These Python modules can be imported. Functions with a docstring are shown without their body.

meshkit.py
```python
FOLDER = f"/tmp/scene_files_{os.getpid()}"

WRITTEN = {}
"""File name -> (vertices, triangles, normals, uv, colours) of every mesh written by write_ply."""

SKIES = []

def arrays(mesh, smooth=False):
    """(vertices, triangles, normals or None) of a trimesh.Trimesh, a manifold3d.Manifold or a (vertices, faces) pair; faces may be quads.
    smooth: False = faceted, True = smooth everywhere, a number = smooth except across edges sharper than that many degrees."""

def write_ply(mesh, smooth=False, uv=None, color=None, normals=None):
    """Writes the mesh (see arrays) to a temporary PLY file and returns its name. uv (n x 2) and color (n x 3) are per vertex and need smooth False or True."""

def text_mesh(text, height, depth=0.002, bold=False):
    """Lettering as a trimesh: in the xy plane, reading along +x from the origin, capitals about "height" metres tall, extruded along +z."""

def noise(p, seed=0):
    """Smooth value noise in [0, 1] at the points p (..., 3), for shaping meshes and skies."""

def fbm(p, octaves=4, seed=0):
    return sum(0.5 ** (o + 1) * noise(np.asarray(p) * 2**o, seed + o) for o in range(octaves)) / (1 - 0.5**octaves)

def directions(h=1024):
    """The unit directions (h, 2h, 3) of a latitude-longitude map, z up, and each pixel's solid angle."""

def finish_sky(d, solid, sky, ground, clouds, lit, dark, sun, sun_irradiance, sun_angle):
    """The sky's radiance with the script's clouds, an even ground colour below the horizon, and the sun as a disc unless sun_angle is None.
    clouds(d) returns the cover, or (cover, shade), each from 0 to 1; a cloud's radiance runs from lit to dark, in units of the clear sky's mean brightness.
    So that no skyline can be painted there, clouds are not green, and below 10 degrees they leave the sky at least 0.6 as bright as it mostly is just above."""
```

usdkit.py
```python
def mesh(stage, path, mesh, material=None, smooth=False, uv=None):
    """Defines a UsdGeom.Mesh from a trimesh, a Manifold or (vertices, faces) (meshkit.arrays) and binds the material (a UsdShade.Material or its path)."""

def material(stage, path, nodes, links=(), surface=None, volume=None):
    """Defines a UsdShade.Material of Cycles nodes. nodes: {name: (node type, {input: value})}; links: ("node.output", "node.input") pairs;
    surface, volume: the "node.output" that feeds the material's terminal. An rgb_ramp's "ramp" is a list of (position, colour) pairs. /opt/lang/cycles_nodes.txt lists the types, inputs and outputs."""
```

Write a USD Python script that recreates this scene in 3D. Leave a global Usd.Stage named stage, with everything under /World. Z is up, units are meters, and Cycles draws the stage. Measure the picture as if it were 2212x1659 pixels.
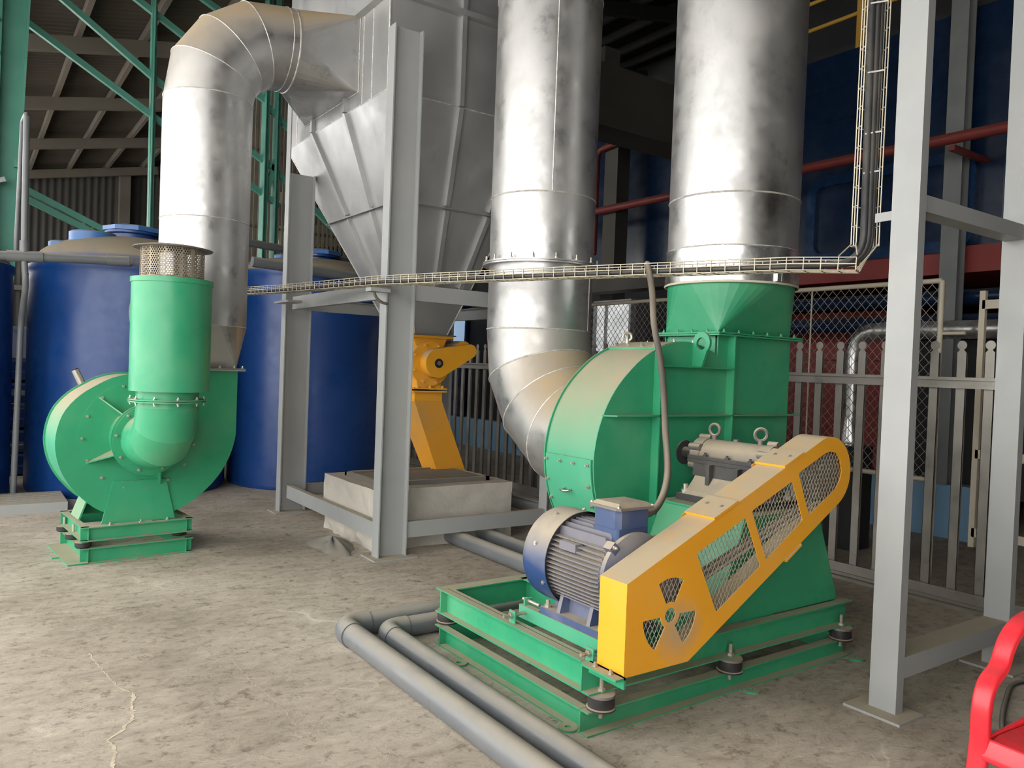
import math, random
import numpy as np, trimesh, usdkit, meshkit
from shapely.geometry import Polygon, Point, LineString, box as sbox
from shapely.ops import unary_union
from pxr import Usd, UsdGeom, UsdLux, UsdShade, Gf, Sdf

random.seed(7); rng = np.random.default_rng(7)
stage = Usd.Stage.CreateInMemory()
UsdGeom.SetStageUpAxis(stage, UsdGeom.Tokens.z); UsdGeom.SetStageMetersPerUnit(stage, 1.0)
UsdGeom.Xform.Define(stage, '/World'); UsdGeom.Scope.Define(stage, '/World/Looks')

# ---------------------------------------------------------------- camera
cam = UsdGeom.Camera.Define(stage, '/World/camera')
YAW, PITCH, ROLL = np.radians([35.05, -1.15, 2.13])
f_ = np.array([np.sin(YAW)*np.cos(PITCH), np.cos(YAW)*np.cos(PITCH), np.sin(PITCH)])
r_ = np.array([np.cos(YAW), -np.sin(YAW), 0.0]); u_ = np.cross(r_, f_)
cr = np.cos(ROLL)*r_ + np.sin(ROLL)*u_; cu = -np.sin(ROLL)*r_ + np.cos(ROLL)*u_
cam.AddTransformOp().Set(Gf.Matrix4d(*cr, 0, *cu, 0, *(-f_), 0, 0, 0, 1.6, 1))
cam.CreateHorizontalApertureAttr(36.0); cam.CreateVerticalApertureAttr(27.0)
cam.CreateFocalLengthAttr(36.0*1690/2212); cam.CreateClippingRangeAttr(Gf.Vec2f(0.05, 200))
cam.CreateExposureAttr(-0.62)
# ---------------------------------------------------------------- light: an overcast sky outside the open hall
sky = UsdLux.DomeLight.Define(stage, '/World/sky')
sky.CreateColorAttr(Gf.Vec3f(1.0, 0.975, 0.935)); sky.CreateIntensityAttr(2.2)

# ---------------------------------------------------------------- materials
L = '/World/Looks/'
M = {}
def paint(name, col, rough=0.45, metal=0.0, dust=0.8, dcol=(0.40, 0.335, 0.235), var=0.10, scale=6.0, spec=0.5,
          bump=0.0, lo=0.30, hi=0.95, side=0.0, rvar=0.1, bscale=40, dlo=0.75, soot=None):
    """painted or bare surface with settled dust: dust lies where the surface faces up and, thinly and in patches, on its sides"""
    c = np.array(col)
    n = {'g': ('geometry', {}), 's': ('separate_xyz', {}),
         'up': ('map_range', {'from_min': lo, 'from_max': hi, 'to_min': 0.0, 'to_max': 1.0, 'clamp': True}),
         'n1': ('noise_texture', {'scale': scale, 'detail': 4.0, 'roughness': 0.62}),
         'n2': ('noise_texture', {'scale': scale*0.35, 'detail': 2.5, 'roughness': 0.6}),
         'nr': ('map_range', {'from_min': 0.28, 'from_max': 0.5, 'to_min': dlo, 'to_max': 1.0, 'clamp': True}),
         'sr': ('map_range', {'from_min': 0.50, 'from_max': 0.72, 'to_min': 0.0, 'to_max': side, 'clamp': True}),
         'mul': ('math', {'math_type': 'multiply', 'use_clamp': True}),
         'mul2': ('math', {'math_type': 'multiply', 'value2': dust}),
         'mx': ('math', {'math_type': 'maximum'}),
         'vr': ('rgb_ramp', {'ramp': [(0.25, tuple(c*(1-var))), (0.75, tuple(np.minimum(c*(1+var), 1)))]}),
         'mixc': ('mix_color', {'blend_type': 'mix', 'b': dcol}),
         'rm': ('mix_float', {'b': 0.9}),
         'rr': ('map_range', {'from_min': 0.3, 'from_max': 0.7, 'to_min': max(0.05, rough-rvar), 'to_max': min(1, rough+rvar), 'clamp': True}),
         'p': ('principled_bsdf', {'specular_ior_level': spec})}
    l = [('g.normal', 's.vector'), ('s.z', 'up.value'), ('g.position', 'n1.vector'), ('g.position', 'n2.vector'),
         ('n1.fac', 'nr.value'), ('n2.fac', 'sr.value'), ('up.result', 'mul.value1'), ('nr.result', 'mul.value2'),
         ('mul.value', 'mul2.value1'), ('mul2.value', 'mx.value1'), ('sr.result', 'mx.value2'),
         ('n2.fac', 'vr.fac'), ('vr.color', 'mixc.a'), ('mx.value', 'mixc.fac'),
         ('n1.fac', 'rr.value'), ('rr.result', 'rm.a'), ('mx.value', 'rm.fac'), ('rm.result', 'p.roughness'),
         ('mixc.result', 'p.base_color')]
    if metal:
        n['mm'] = ('mix_float', {'a': metal, 'b': 0.0}); l += [('mx.value', 'mm.fac'), ('mm.result', 'p.metallic')]
    if bump:
        n['bn'] = ('noise_texture', {'scale': float(bscale), 'detail': 3.0}); n['bp'] = ('bump', {'strength': bump, 'distance': 0.01})
        l += [('g.position', 'bn.vector'), ('bn.fac', 'bp.height'), ('bp.normal', 'p.normal')]
    if soot:   # a dark scorch mark with a place of its own on the surface
        n['so'] = ('vector_math', {'math_type': 'subtract', 'vector2': soot[0]}); n['sm'] = ('vector_math', {'math_type': 'multiply', 'vector2': soot[1]}); n['sl'] = ('vector_math', {'math_type': 'length'})
        n['sn'] = ('math', {'math_type': 'multiply_add', 'value2': 0.9, 'value3': -0.45}); n['sa'] = ('math', {'math_type': 'add'}); n['sg'] = ('map_range', {'from_min': 0.15, 'from_max': 1.0, 'to_min': 0.85, 'to_max': 0.0, 'clamp': True})
        n['sx'] = ('mix_color', {'blend_type': 'mix', 'b': soot[2] if len(soot) > 2 else (0.05, 0.04, 0.03)}); l.remove(('mixc.result', 'p.base_color'))
        l += [('g.position', 'so.vector1'), ('so.vector', 'sm.vector1'), ('sm.vector', 'sl.vector1'), ('n1.fac', 'sn.value1'), ('sl.value', 'sa.value1'), ('sn.value', 'sa.value2'), ('sa.value', 'sg.value'), ('sg.result', 'sx.fac'), ('mixc.result', 'sx.a'), ('sx.result', 'p.base_color')]
    M[name] = usdkit.material(stage, L + name, n, l, surface='p.BSDF')
    return M[name]

def flat(name, col, rough=0.6, metal=0.0, spec=0.5):
    M[name] = usdkit.material(stage, L + name, {'p': ('principled_bsdf', {'base_color': col, 'roughness': rough, 'metallic': metal, 'specular_ior_level': spec})}, [], surface='p.BSDF')

paint('green', (0.036, 0.335, 0.165), rough=0.38, dust=0.92, var=0.12, side=0.10)
paint('green_dusty', (0.055, 0.345, 0.195), rough=0.5, dust=0.97, side=0.22, lo=0.0, hi=0.75, scale=4)
paint('yellow_dusty', (0.80, 0.36, 0.03), rough=0.55, dust=0.95, side=0.75, dcol=(0.40, 0.27, 0.12), scale=2)
paint('yellow', (0.86, 0.40, 0.022), rough=0.42, dust=0.97, lo=0.2, hi=0.7, var=0.06, side=0.14, dcol=(0.47, 0.385, 0.26))
paint('guard_yellow', (0.86, 0.40, 0.022), rough=0.42, dust=0.97, lo=0.2, hi=0.7, var=0.06, side=0.14, dcol=(0.47, 0.385, 0.26), soot=((2.60, 2.354, 0.475), (6.0, 1.0, 6.5), (0.50, 0.37, 0.22)))
paint('motor_blue', (0.020, 0.060, 0.180), rough=0.5, dust=0.95, side=0.5, lo=-0.05, hi=0.6, dcol=(0.43, 0.37, 0.28))
paint('motor_fins', (0.10, 0.115, 0.19), rough=0.6, dust=0.95, side=0.6, lo=-0.2, hi=0.5, dcol=(0.42, 0.37, 0.29))
paint('tank_blue', (0.007, 0.046, 0.195), rough=0.36, dust=0.95, var=0.12, side=0.03, lo=0.3, hi=0.5, dcol=(0.25, 0.21, 0.14), scale=3)
paint('tank_blue_light', (0.055, 0.165, 0.42), rough=0.4, dust=0.6, side=0.1, dcol=(0.30, 0.26, 0.19))
paint('post_grey', (0.335, 0.350, 0.352), rough=0.45, dust=0.85, var=0.05, side=0.08)
for nm_, so_ in (('silver', None), ('silver_sooty', ((4.19, 3.165, 2.68), (7.0, 7.0, 2.6)))): paint(nm_, (0.485, 0.485, 0.483), soot=so_, rough=0.42, metal=0.82, dust=0.97, var=0.17, side=0.06, lo=0.0, hi=0.6, scale=4.5, rvar=0.16, bump=0.06, bscale=3.2, dcol=(0.42, 0.325, 0.205))
paint('silver_dull', (0.46, 0.465, 0.47), rough=0.46, metal=0.65, dust=0.85, var=0.14, side=0.16, lo=0.1, hi=0.9, scale=2.6, rvar=0.12, bump=0.05, bscale=1.8, dcol=(0.40, 0.36, 0.29))
paint('weld', (0.62, 0.61, 0.58), rough=0.5, metal=0.5, dust=0.3, scale=60, var=0.3)
paint('screen_steel', (0.30, 0.265, 0.205), rough=0.55, metal=0.3, dust=0.6, side=0.3)
paint('bright_steel', (0.72, 0.72, 0.72), rough=0.28, metal=0.95, dust=0.3)
paint('galvanised', (0.36, 0.34, 0.31), rough=0.42, metal=0.75, dust=0.6, side=0.2, var=0.15, scale=9)
paint('bolt_steel', (0.50, 0.47, 0.40), rough=0.4, metal=0.7, dust=0.6)
paint('dusty_steel', (0.16, 0.155, 0.15), rough=0.6, metal=0.3, dust=1.0, side=0.35, lo=-0.1, hi=0.55, dcol=(0.43, 0.365, 0.27))
paint('cast_iron', (0.045, 0.045, 0.048), rough=0.55, dust=0.95, side=0.12, dcol=(0.40, 0.34, 0.25))
paint('rubber', (0.018, 0.018, 0.018), rough=0.55, dust=0.9, side=0.12)
paint('tray_wire', (0.52, 0.48, 0.38), rough=0.5, metal=0.4, dust=0.6)
paint('cable', (0.035, 0.035, 0.036), rough=0.5, dust=0.85, side=0.2, dcol=(0.30, 0.27, 0.22))
paint('hose', (0.10, 0.09, 0.075), rough=0.7, dust=0.9, side=0.65, dcol=(0.42, 0.36, 0.27), scale=5)
paint('pvc', (0.135, 0.147, 0.158), rough=0.38, dust=0.75, var=0.06, side=0.10, lo=0.4, dcol=(0.42, 0.38, 0.31))
paint('teal', (0.075, 0.265, 0.205), rough=0.5, dust=0.6, var=0.08, side=0.05)
paint('concrete_pad', (0.52, 0.49, 0.44), rough=0.9, dust=0.8, var=0.16, scale=7, bump=0.4, dcol=(0.40, 0.34, 0.26), side=0.3)
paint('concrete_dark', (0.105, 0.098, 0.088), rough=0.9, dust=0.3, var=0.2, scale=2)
paint('shaded_steel', (0.030, 0.030, 0.030), rough=0.95, dust=0.0, var=0.2, scale=1)  # near-black version of the roof colour, shade painted in
paint('mortar', (0.16, 0.17, 0.175), rough=0.9, dust=0.45, var=0.25, scale=9, side=0.2)
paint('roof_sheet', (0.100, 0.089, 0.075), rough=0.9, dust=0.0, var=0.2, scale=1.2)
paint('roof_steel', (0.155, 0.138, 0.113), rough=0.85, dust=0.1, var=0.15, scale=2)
paint('wall_sheet', (0.060, 0.057, 0.052), rough=0.85, dust=0.1, var=0.2, scale=1.2)
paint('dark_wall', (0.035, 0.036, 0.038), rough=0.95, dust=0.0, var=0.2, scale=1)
paint('boiler_blue', (0.006, 0.020, 0.055), rough=0.26, dust=0.5, var=0.12, scale=1.5, dcol=(0.10, 0.10, 0.10))
paint('boiler_rim', (0.012, 0.040, 0.11), rough=0.22, dust=0.8, var=0.1, dcol=(0.16, 0.16, 0.16))
paint('boiler_red', (0.26, 0.040, 0.036), rough=0.5, dust=0.5, var=0.15, scale=1.5, dcol=(0.2, 0.12, 0.1))
paint('pipe_red', (0.20, 0.032, 0.028), rough=0.5, dust=0.4, dcol=(0.2, 0.14, 0.11))
paint('kerb_blue', (0.23, 0.42, 0.62), rough=0.8, dust=0.6, var=0.08)
paint('panel_white', (0.62, 0.64, 0.66), rough=0.5, dust=0.3, var=0.2, scale=2)
paint('cream', (0.62, 0.56, 0.44), rough=0.55, dust=0.5, var=0.08)
paint('rail_yellow', (0.62, 0.36, 0.05), rough=0.5, dust=0.4)
paint('red_plastic', (0.80, 0.035, 0.050), rough=0.30, dust=0.10, var=0.04, side=0.0, lo=0.7, dcol=(0.45, 0.20, 0.17))
paint('bamboo', (0.20, 0.175, 0.135), rough=0.8, dust=0.2, var=0.25, scale=5)
paint('straw', (0.66, 0.60, 0.47), rough=0.9, dust=0.2, var=0.2, scale=1.5)
paint('steel_column', (0.20, 0.215, 0.22), rough=0.5, dust=0.4, side=0.1)
paint('crack_fill', (0.62, 0.54, 0.41), rough=0.95, dust=0.0, var=0.25, scale=40)
flat('black', (0.012, 0.011, 0.010), 0.9)
flat('white_tie', (0.75, 0.75, 0.72), 0.5)

# worn concrete floor: broom streaks, scuffs, dark spots and a pale crack network
M['floor'] = usdkit.material(stage, L + 'floor', {
    'g': ('geometry', {}),
    'map': ('mapping', {'mapping_type': 'point', 'rotation': (0, 0, 0.62), 'scale': (1.0, 2.1, 1.0)}),
    'st': ('noise_texture', {'scale': 5.5, 'detail': 6.0, 'roughness': 0.72, 'distortion': 0.6}),
    'big': ('noise_texture', {'scale': 0.75, 'detail': 3.0, 'roughness': 0.6}),
    'fine': ('noise_texture', {'scale': 18.0, 'detail': 3.5, 'roughness': 0.7}),
    'spot': ('noise_texture', {'scale': 5.0, 'detail': 5.0, 'roughness': 0.8}),
    'map2': ('mapping', {'mapping_type': 'point', 'rotation': (0, 0, -0.9), 'scale': (1.2, 26.0, 1.0)}),
    'scr': ('noise_texture', {'scale': 2.6, 'detail': 4.0, 'roughness': 0.7}),
    'scrr': ('rgb_ramp', {'ramp': [(0.0, (1, 1, 1)), (0.64, (1, 1, 1)), (0.70, (1.28, 1.26, 1.22)), (1.0, (1.3, 1.28, 1.24))]}),
    'm5': ('mix_color', {'blend_type': 'multiply', 'fac': 0.7}),
    'warp': ('noise_texture', {'scale': 2.4, 'detail': 2.0, 'roughness': 0.6}),
    'wadd': ('vector_math', {'math_type': 'multiply_add', 'vector2': (0.55, 0.55, 0.0)}),
    'crk': ('voronoi_texture', {'dimensions': '2D', 'feature': 'distance_to_edge', 'scale': 0.33}),
    'cr': ('map_range', {'from_min': 0.0, 'from_max': 0.006, 'to_min': 1.0, 'to_max': 0.0, 'clamp': True}),
    'cm': ('map_range', {'from_min': 0.50, 'from_max': 0.62, 'to_min': 0.0, 'to_max': 0.75, 'clamp': True}),
    'cmul': ('math', {'math_type': 'multiply'}),
    'base': ('rgb_ramp', {'ramp': [(0.30, (0.325, 0.278, 0.218)), (0.5, (0.455, 0.398, 0.320)), (0.70, (0.555, 0.495, 0.410))]}),
    'strk': ('rgb_ramp', {'ramp': [(0.30, (0.66, 0.645, 0.63)), (0.48, (0.95, 0.95, 0.95)), (0.56, (1.02, 1.02, 1.02)), (0.70, (1.22, 1.22, 1.22))]}),
    'fr': ('rgb_ramp', {'ramp': [(0.30, (0.50, 0.47, 0.44)), (0.45, (0.97, 0.97, 0.97)), (0.60, (1.0, 1.0, 1.0)), (0.72, (1.15, 1.14, 1.12))]}),
    'sp': ('rgb_ramp', {'ramp': [(0.0, (1, 1, 1)), (0.585, (1, 1, 1)), (0.64, (0.52, 0.48, 0.45)), (1.0, (0.5, 0.47, 0.44))]}),
    'm1': ('mix_color', {'blend_type': 'multiply', 'fac': 0.9}),
    'm2': ('mix_color', {'blend_type': 'multiply', 'fac': 0.8}),
    'm3': ('mix_color', {'blend_type': 'multiply', 'fac': 0.75}),
    'm4': ('mix_color', {'blend_type': 'mix', 'b': (0.72, 0.66, 0.54)}),
    'bp': ('bump', {'strength': 0.6, 'distance': 0.012}),
    'p': ('principled_bsdf', {'roughness': 0.82, 'specular_ior_level': 0.35})},
    [('g.position', 'map.vector'), ('map.vector', 'st.vector'), ('g.position', 'big.vector'), ('g.position', 'fine.vector'),
     ('g.position', 'spot.vector'), ('g.position', 'warp.vector'), ('warp.color', 'wadd.vector1'), ('g.position', 'wadd.vector3'),
     ('wadd.vector', 'crk.vector'), ('crk.distance', 'cr.value'), ('big.fac', 'cm.value'), ('cr.result', 'cmul.value1'), ('cm.result', 'cmul.value2'),
     ('big.fac', 'base.fac'), ('st.fac', 'strk.fac'), ('fine.fac', 'fr.fac'), ('spot.fac', 'sp.fac'),
     ('base.color', 'm1.a'), ('strk.color', 'm1.b'), ('m1.result', 'm2.a'), ('fr.color', 'm2.b'), ('m2.result', 'm3.a'), ('sp.color', 'm3.b'),
     ('g.position', 'map2.vector'), ('map2.vector', 'scr.vector'), ('scr.fac', 'scrr.fac'), ('m3.result', 'm5.a'), ('scrr.color', 'm5.b'), ('m5.result', 'm4.a'), ('cmul.value', 'm4.fac'), ('m4.result', 'p.base_color'), ('st.fac', 'bp.height'), ('bp.normal', 'p.normal')], surface='p.BSDF')

# ---------------------------------------------------------------- mesh helpers
TM = trimesh.Trimesh
def merge(*ms):
    out = []
    for m in ms: out += list(m) if isinstance(m, (list, tuple)) else [m]
    return trimesh.util.concatenate(out)
def box(x0, x1, y0, y1, z0, z1):
    m = trimesh.creation.box((abs(x1-x0), abs(y1-y0), abs(z1-z0))); m.apply_translation(((x0+x1)/2, (y0+y1)/2, (z0+z1)/2)); return m
def frame_of(d, up=(0, 0, 1)):
    d = np.array(d, float); d /= np.linalg.norm(d); up = np.array(up, float)
    if abs(d @ up) > 0.99*np.linalg.norm(up): up = np.array([0, 1.0, 0]) if abs(d[1]) < 0.9 else np.array([1.0, 0, 0])
    s = np.cross(d, up); s /= np.linalg.norm(s); return d, s, np.cross(s, d)
def bar(p0, p1, w, h, up=(0, 0, 1)):
    """rectangular bar from p0 to p1, w across, h along up"""
    p0, p1 = np.array(p0, float), np.array(p1, float); d, s, u = frame_of(p1-p0, up)
    m = trimesh.creation.box((w, h, np.linalg.norm(p1-p0))); T = np.eye(4); T[:3, 0], T[:3, 1], T[:3, 2], T[:3, 3] = s, u, d, (p0+p1)/2
    if np.linalg.det(T[:3, :3]) < 0: T[:3, 0] *= -1
    m.apply_transform(T); return m
def rings(rs, cap=True, closed=False):
    """skin through rings of points (k, n, 3)"""
    rs = np.array(rs, float); k, n = rs.shape[:2]; v = rs.reshape(-1, 3); f = []
    for a in range(k if closed else k-1):
        b = (a+1) % k
        for i in range(n):
            j = (i+1) % n; f += [[a*n+i, b*n+i, b*n+j], [a*n+i, b*n+j, a*n+j]]
    if cap and not closed:
        v = np.vstack([v, rs[0].mean(0), rs[-1].mean(0)]); c0, c1 = k*n, k*n+1
        for i in range(n):
            j = (i+1) % n; f += [[c0, i, j], [c1, (k-1)*n+j, (k-1)*n+i]]
    m = TM(v, np.array(f), process=False)
    m.fix_normals() if cap or closed else None
    return m
def tube(path, r, n=12, closed=False, cap=True):
    P = np.array(path, float); k = len(P); R = np.full(k, r) if np.ndim(r) == 0 else np.array(r)
    T = np.roll(P, -1, 0) - np.roll(P, 1, 0)
    if not closed: T[0], T[-1] = P[1]-P[0], P[-1]-P[-2]
    T /= np.linalg.norm(T, axis=1, keepdims=True); _, s, u = frame_of(T[0]); out = []
    th = np.linspace(0, 2*np.pi, n, endpoint=False)
    for i in range(k):
        s = s - T[i]*(s @ T[i]); s /= np.linalg.norm(s); u = np.cross(s, T[i])
        out.append(P[i] + R[i]*(np.cos(th)[:, None]*s + np.sin(th)[:, None]*u))
    return rings(out, cap, closed)
def cyl(p0, p1, r, n=24): return tube([p0, p1], r, n)
def smooth_path(pts, step=0.03):
    from scipy.interpolate import CubicSpline
    P = np.array(pts, float); t = np.r_[0, np.cumsum(np.linalg.norm(np.diff(P, axis=0), axis=1))]
    return CubicSpline(t, P)(np.linspace(0, t[-1], max(4, int(t[-1]/step))))
def bend_path(pts, r, n=8):
    """polyline with its corners rounded to radius r"""
    P = [np.array(p, float) for p in pts]; out = [P[0]]
    for a, b, c in zip(P, P[1:], P[2:]):
        d1, d2 = (a-b)/np.linalg.norm(a-b), (c-b)/np.linalg.norm(c-b); s = b+d1*r; e = b+d2*r
        for t in np.linspace(0, 1, n): out.append((1-t)**2*s + 2*t*(1-t)*b + t*t*e)
    return np.array(out + [P[-1]])
def lathe(prof, base=(0, 0, 0), axis=(0, 0, 1), n=36, cap=True):
    """profile [(radius, height)] about an axis"""
    d, s, u = frame_of(axis, (0, 0, 1) if abs(axis[2]) < 0.9 else (0, 1, 0)); th = np.linspace(0, 2*np.pi, n, endpoint=False); base = np.array(base, float)
    return rings([base + h*d + r*(np.cos(th)[:, None]*s + np.sin(th)[:, None]*u) for r, h in prof], cap)
def ring(c, axis, r, t=0.006, n=40):
    d, s, u = frame_of(axis, (0, 0, 1) if abs(axis[2]) < 0.9 else (0, 1, 0)); th = np.linspace(0, 2*np.pi, n, endpoint=False)
    return tube(np.array(c, float) + r*(np.cos(th)[:, None]*s + np.sin(th)[:, None]*u), t, 6, closed=True)
def extr(poly, t0, t1, plane='xz'):
    """shapely polygon extruded between t0 and t1 along the axis left over"""
    ms = [trimesh.creation.extrude_polygon(g, t1-t0, engine='earcut') for g in getattr(poly, 'geoms', [poly]) if g.area > 1e-9]
    m = merge(ms); v = m.vertices.copy(); a, b, c = v[:, 0], v[:, 1], v[:, 2]+t0
    m.vertices = np.c_[a, c, b] if plane == 'xz' else np.c_[c, a, b] if plane == 'yz' else np.c_[a, b, c]
    if plane == 'xz': m.invert()
    return m
def hexbolt(p, axis, r=0.011, h=0.010, shank=0.012):
    d = np.array(axis, float); d /= np.linalg.norm(d); p = np.array(p, float)
    return merge(tube([p-d*0.004, p+d*h], r, 6), tube([p+d*h, p+d*(h+shank)], r*0.55, 8))
def channel(axis, a0, a1, pos, out, z0, z1, fl=0.055, t=0.007):
    """U-channel lying along x or y; web at pos, flanges reaching fl to the side out (-1 or 1)"""
    e = pos + out*fl; b = pos - out*t/2
    sec = Polygon([(b, z0), (e, z0), (e, z0+t), (pos+out*t/2, z0+t), (pos+out*t/2, z1-t), (e, z1-t), (e, z1), (b, z1)])
    return extr(sec, a0, a1, 'yz' if axis == 'x' else 'xz')
def ibeam(p0, p1, h, b, hdir, tw=0.008, tf=0.011):
    """I-section from p0 to p1; flanges face hdir and -hdir, h apart"""
    hd = np.array(hdir, float); p0, p1 = np.array(p0, float), np.array(p1, float)
    fl = [bar(p0+s*hd*(h-tf)/2, p1+s*hd*(h-tf)/2, b, tf, hd) for s in (-1, 1)]
    return merge(fl, bar(p0, p1, tw, h-2*tf, hd))
def loft_round_rect(cc, axis, r, rect, n=10, th0=None):
    """sheet-metal square-to-round: circle (centre cc, frame s,u) to four rect corners given in the order +s+u, -s+u, -s-u, +s-u"""
    s, u = axis; rect = [np.array(c, float) for c in rect]; cc = np.array(cc, float); v, f = [], []
    cid = []
    for c in rect: cid.append(len(v)); v.append(c)
    N = 4*n; pid = []
    for i in range(N):
        t = 2*np.pi*i/N; pid.append(len(v)); v.append(cc + r*(np.cos(t)*np.array(s) + np.sin(t)*np.array(u)))
    for q in range(4):
        for i in range(n):
            a, b = q*n+i, (q*n+i+1) % N; f.append([pid[a], pid[b], cid[q]])
        f.append([pid[((q+1)*n) % N], cid[(q+1) % 4], cid[q]])
    m = TM(np.array(v), np.array(f), process=False); return m
def mitre_elbow(p_start, d0, p_end_dir, R, r, gores=4, n=40):
    """segmented 90-degree elbow: starts at p_start going d0, turns to p_end_dir; returns (meshes of gores, seam rings centres)"""
    d0, d1 = np.array(d0, float), np.array(p_end_dir, float); c = np.array(p_start, float) + R*d1; side = np.cross(d0, d1)
    th = np.linspace(0, 2*np.pi, n, endpoint=False); cuts = []
    ang = np.linspace(0, np.pi/2, gores+1)
    rs = []
    for a in ang:
        cen = c + R*(-d1*np.cos(a) + d0*np.sin(a)); rad = (-d1*np.cos(a) + d0*np.sin(a))
        k = 1.0 if a in (ang[0], ang[-1]) else 1/np.cos(np.pi/4/gores)
        # mitre planes lie on the radial plane; stretch outward a little so that the straight gores keep their radius
        rs.append(cen + (k-1)*R*rad + r*(np.cos(th)[:, None]*side + k*np.sin(th)[:, None]*rad))
    gm = [rings([rs[i], rs[i+1]], cap=False) for i in range(gores)]
    return gm, rs
def seam(ringpts, t=0.006): return tube(ringpts, t, 6, closed=True)

# ---------------------------------------------------------------- scene helpers
taken = {}
def numbered(parent, name):
    k = (parent, name); taken[k] = taken.get(k, -1)+1
    return f'{parent}/{name}' + (f'_{taken[k]:03d}' if taken[k] else '')
def props(p, label=None, cat=None, group=None, kind=None):
    for k, v in (('label', label), ('category', cat), ('group', group), ('kind', kind)):
        if v: p.SetCustomDataByKey(k, v)
class T:
    """a thing: an Xform at its base; parts are given in world metres (or in local metres with local=True)"""
    def __init__(s, name, label, cat, loc=(0, 0, 0), rot=0.0, group=None, kind=None):
        s.path = numbered('/World', name); x = UsdGeom.Xform.Define(stage, s.path); s.loc, s.rot = np.array(loc, float), rot
        x.AddTranslateOp().Set(Gf.Vec3d(*map(float, loc)))
        if rot: x.AddRotateZOp().Set(float(rot))
        props(x.GetPrim(), label, cat, group, kind); s.prim = x.GetPrim()
    def part(s, name, mesh, mat, smooth=False, label=None, kind=None, parent=None, local=False):
        m = mesh.copy()
        if not local:
            a = np.radians(-s.rot); Rm = np.array([[np.cos(a), -np.sin(a), 0], [np.sin(a), np.cos(a), 0], [0, 0, 1]])
            m.vertices = (m.vertices - s.loc) @ Rm.T
        path = numbered(parent or s.path, name)
        pr = usdkit.mesh(stage, path, m, M[mat], smooth=smooth).GetPrim(); props(pr, label, None, None, kind)
        return path
def single(name, mesh, mat, label, cat, smooth=False, group=None, kind=None, loc=None):
    m = mesh.copy(); b = m.bounds; loc = np.array([(b[0, 0]+b[1, 0])/2, (b[0, 1]+b[1, 1])/2, b[0, 2]]) if loc is None else np.array(loc)
    m.vertices = m.vertices - loc
    g = usdkit.mesh(stage, numbered('/World', name), m, M[mat], smooth=smooth); g.AddTranslateOp().Set(Gf.Vec3d(*map(float, loc)))
    props(g.GetPrim(), label, cat, group, kind); return g
def struct(name, mesh, mat, label, cat, smooth=False):
    g = usdkit.mesh(stage, numbered('/World', name), mesh, M[mat], smooth=smooth); props(g.GetPrim(), label, cat, None, 'structure'); return g
def stuct_part(parent, name, mesh, mat, smooth=False, kind=None, label=None):
    g = usdkit.mesh(stage, numbered(str(parent.GetPath()), name), mesh, M[mat], smooth=smooth); props(g.GetPrim(), label, None, None, kind)

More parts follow.
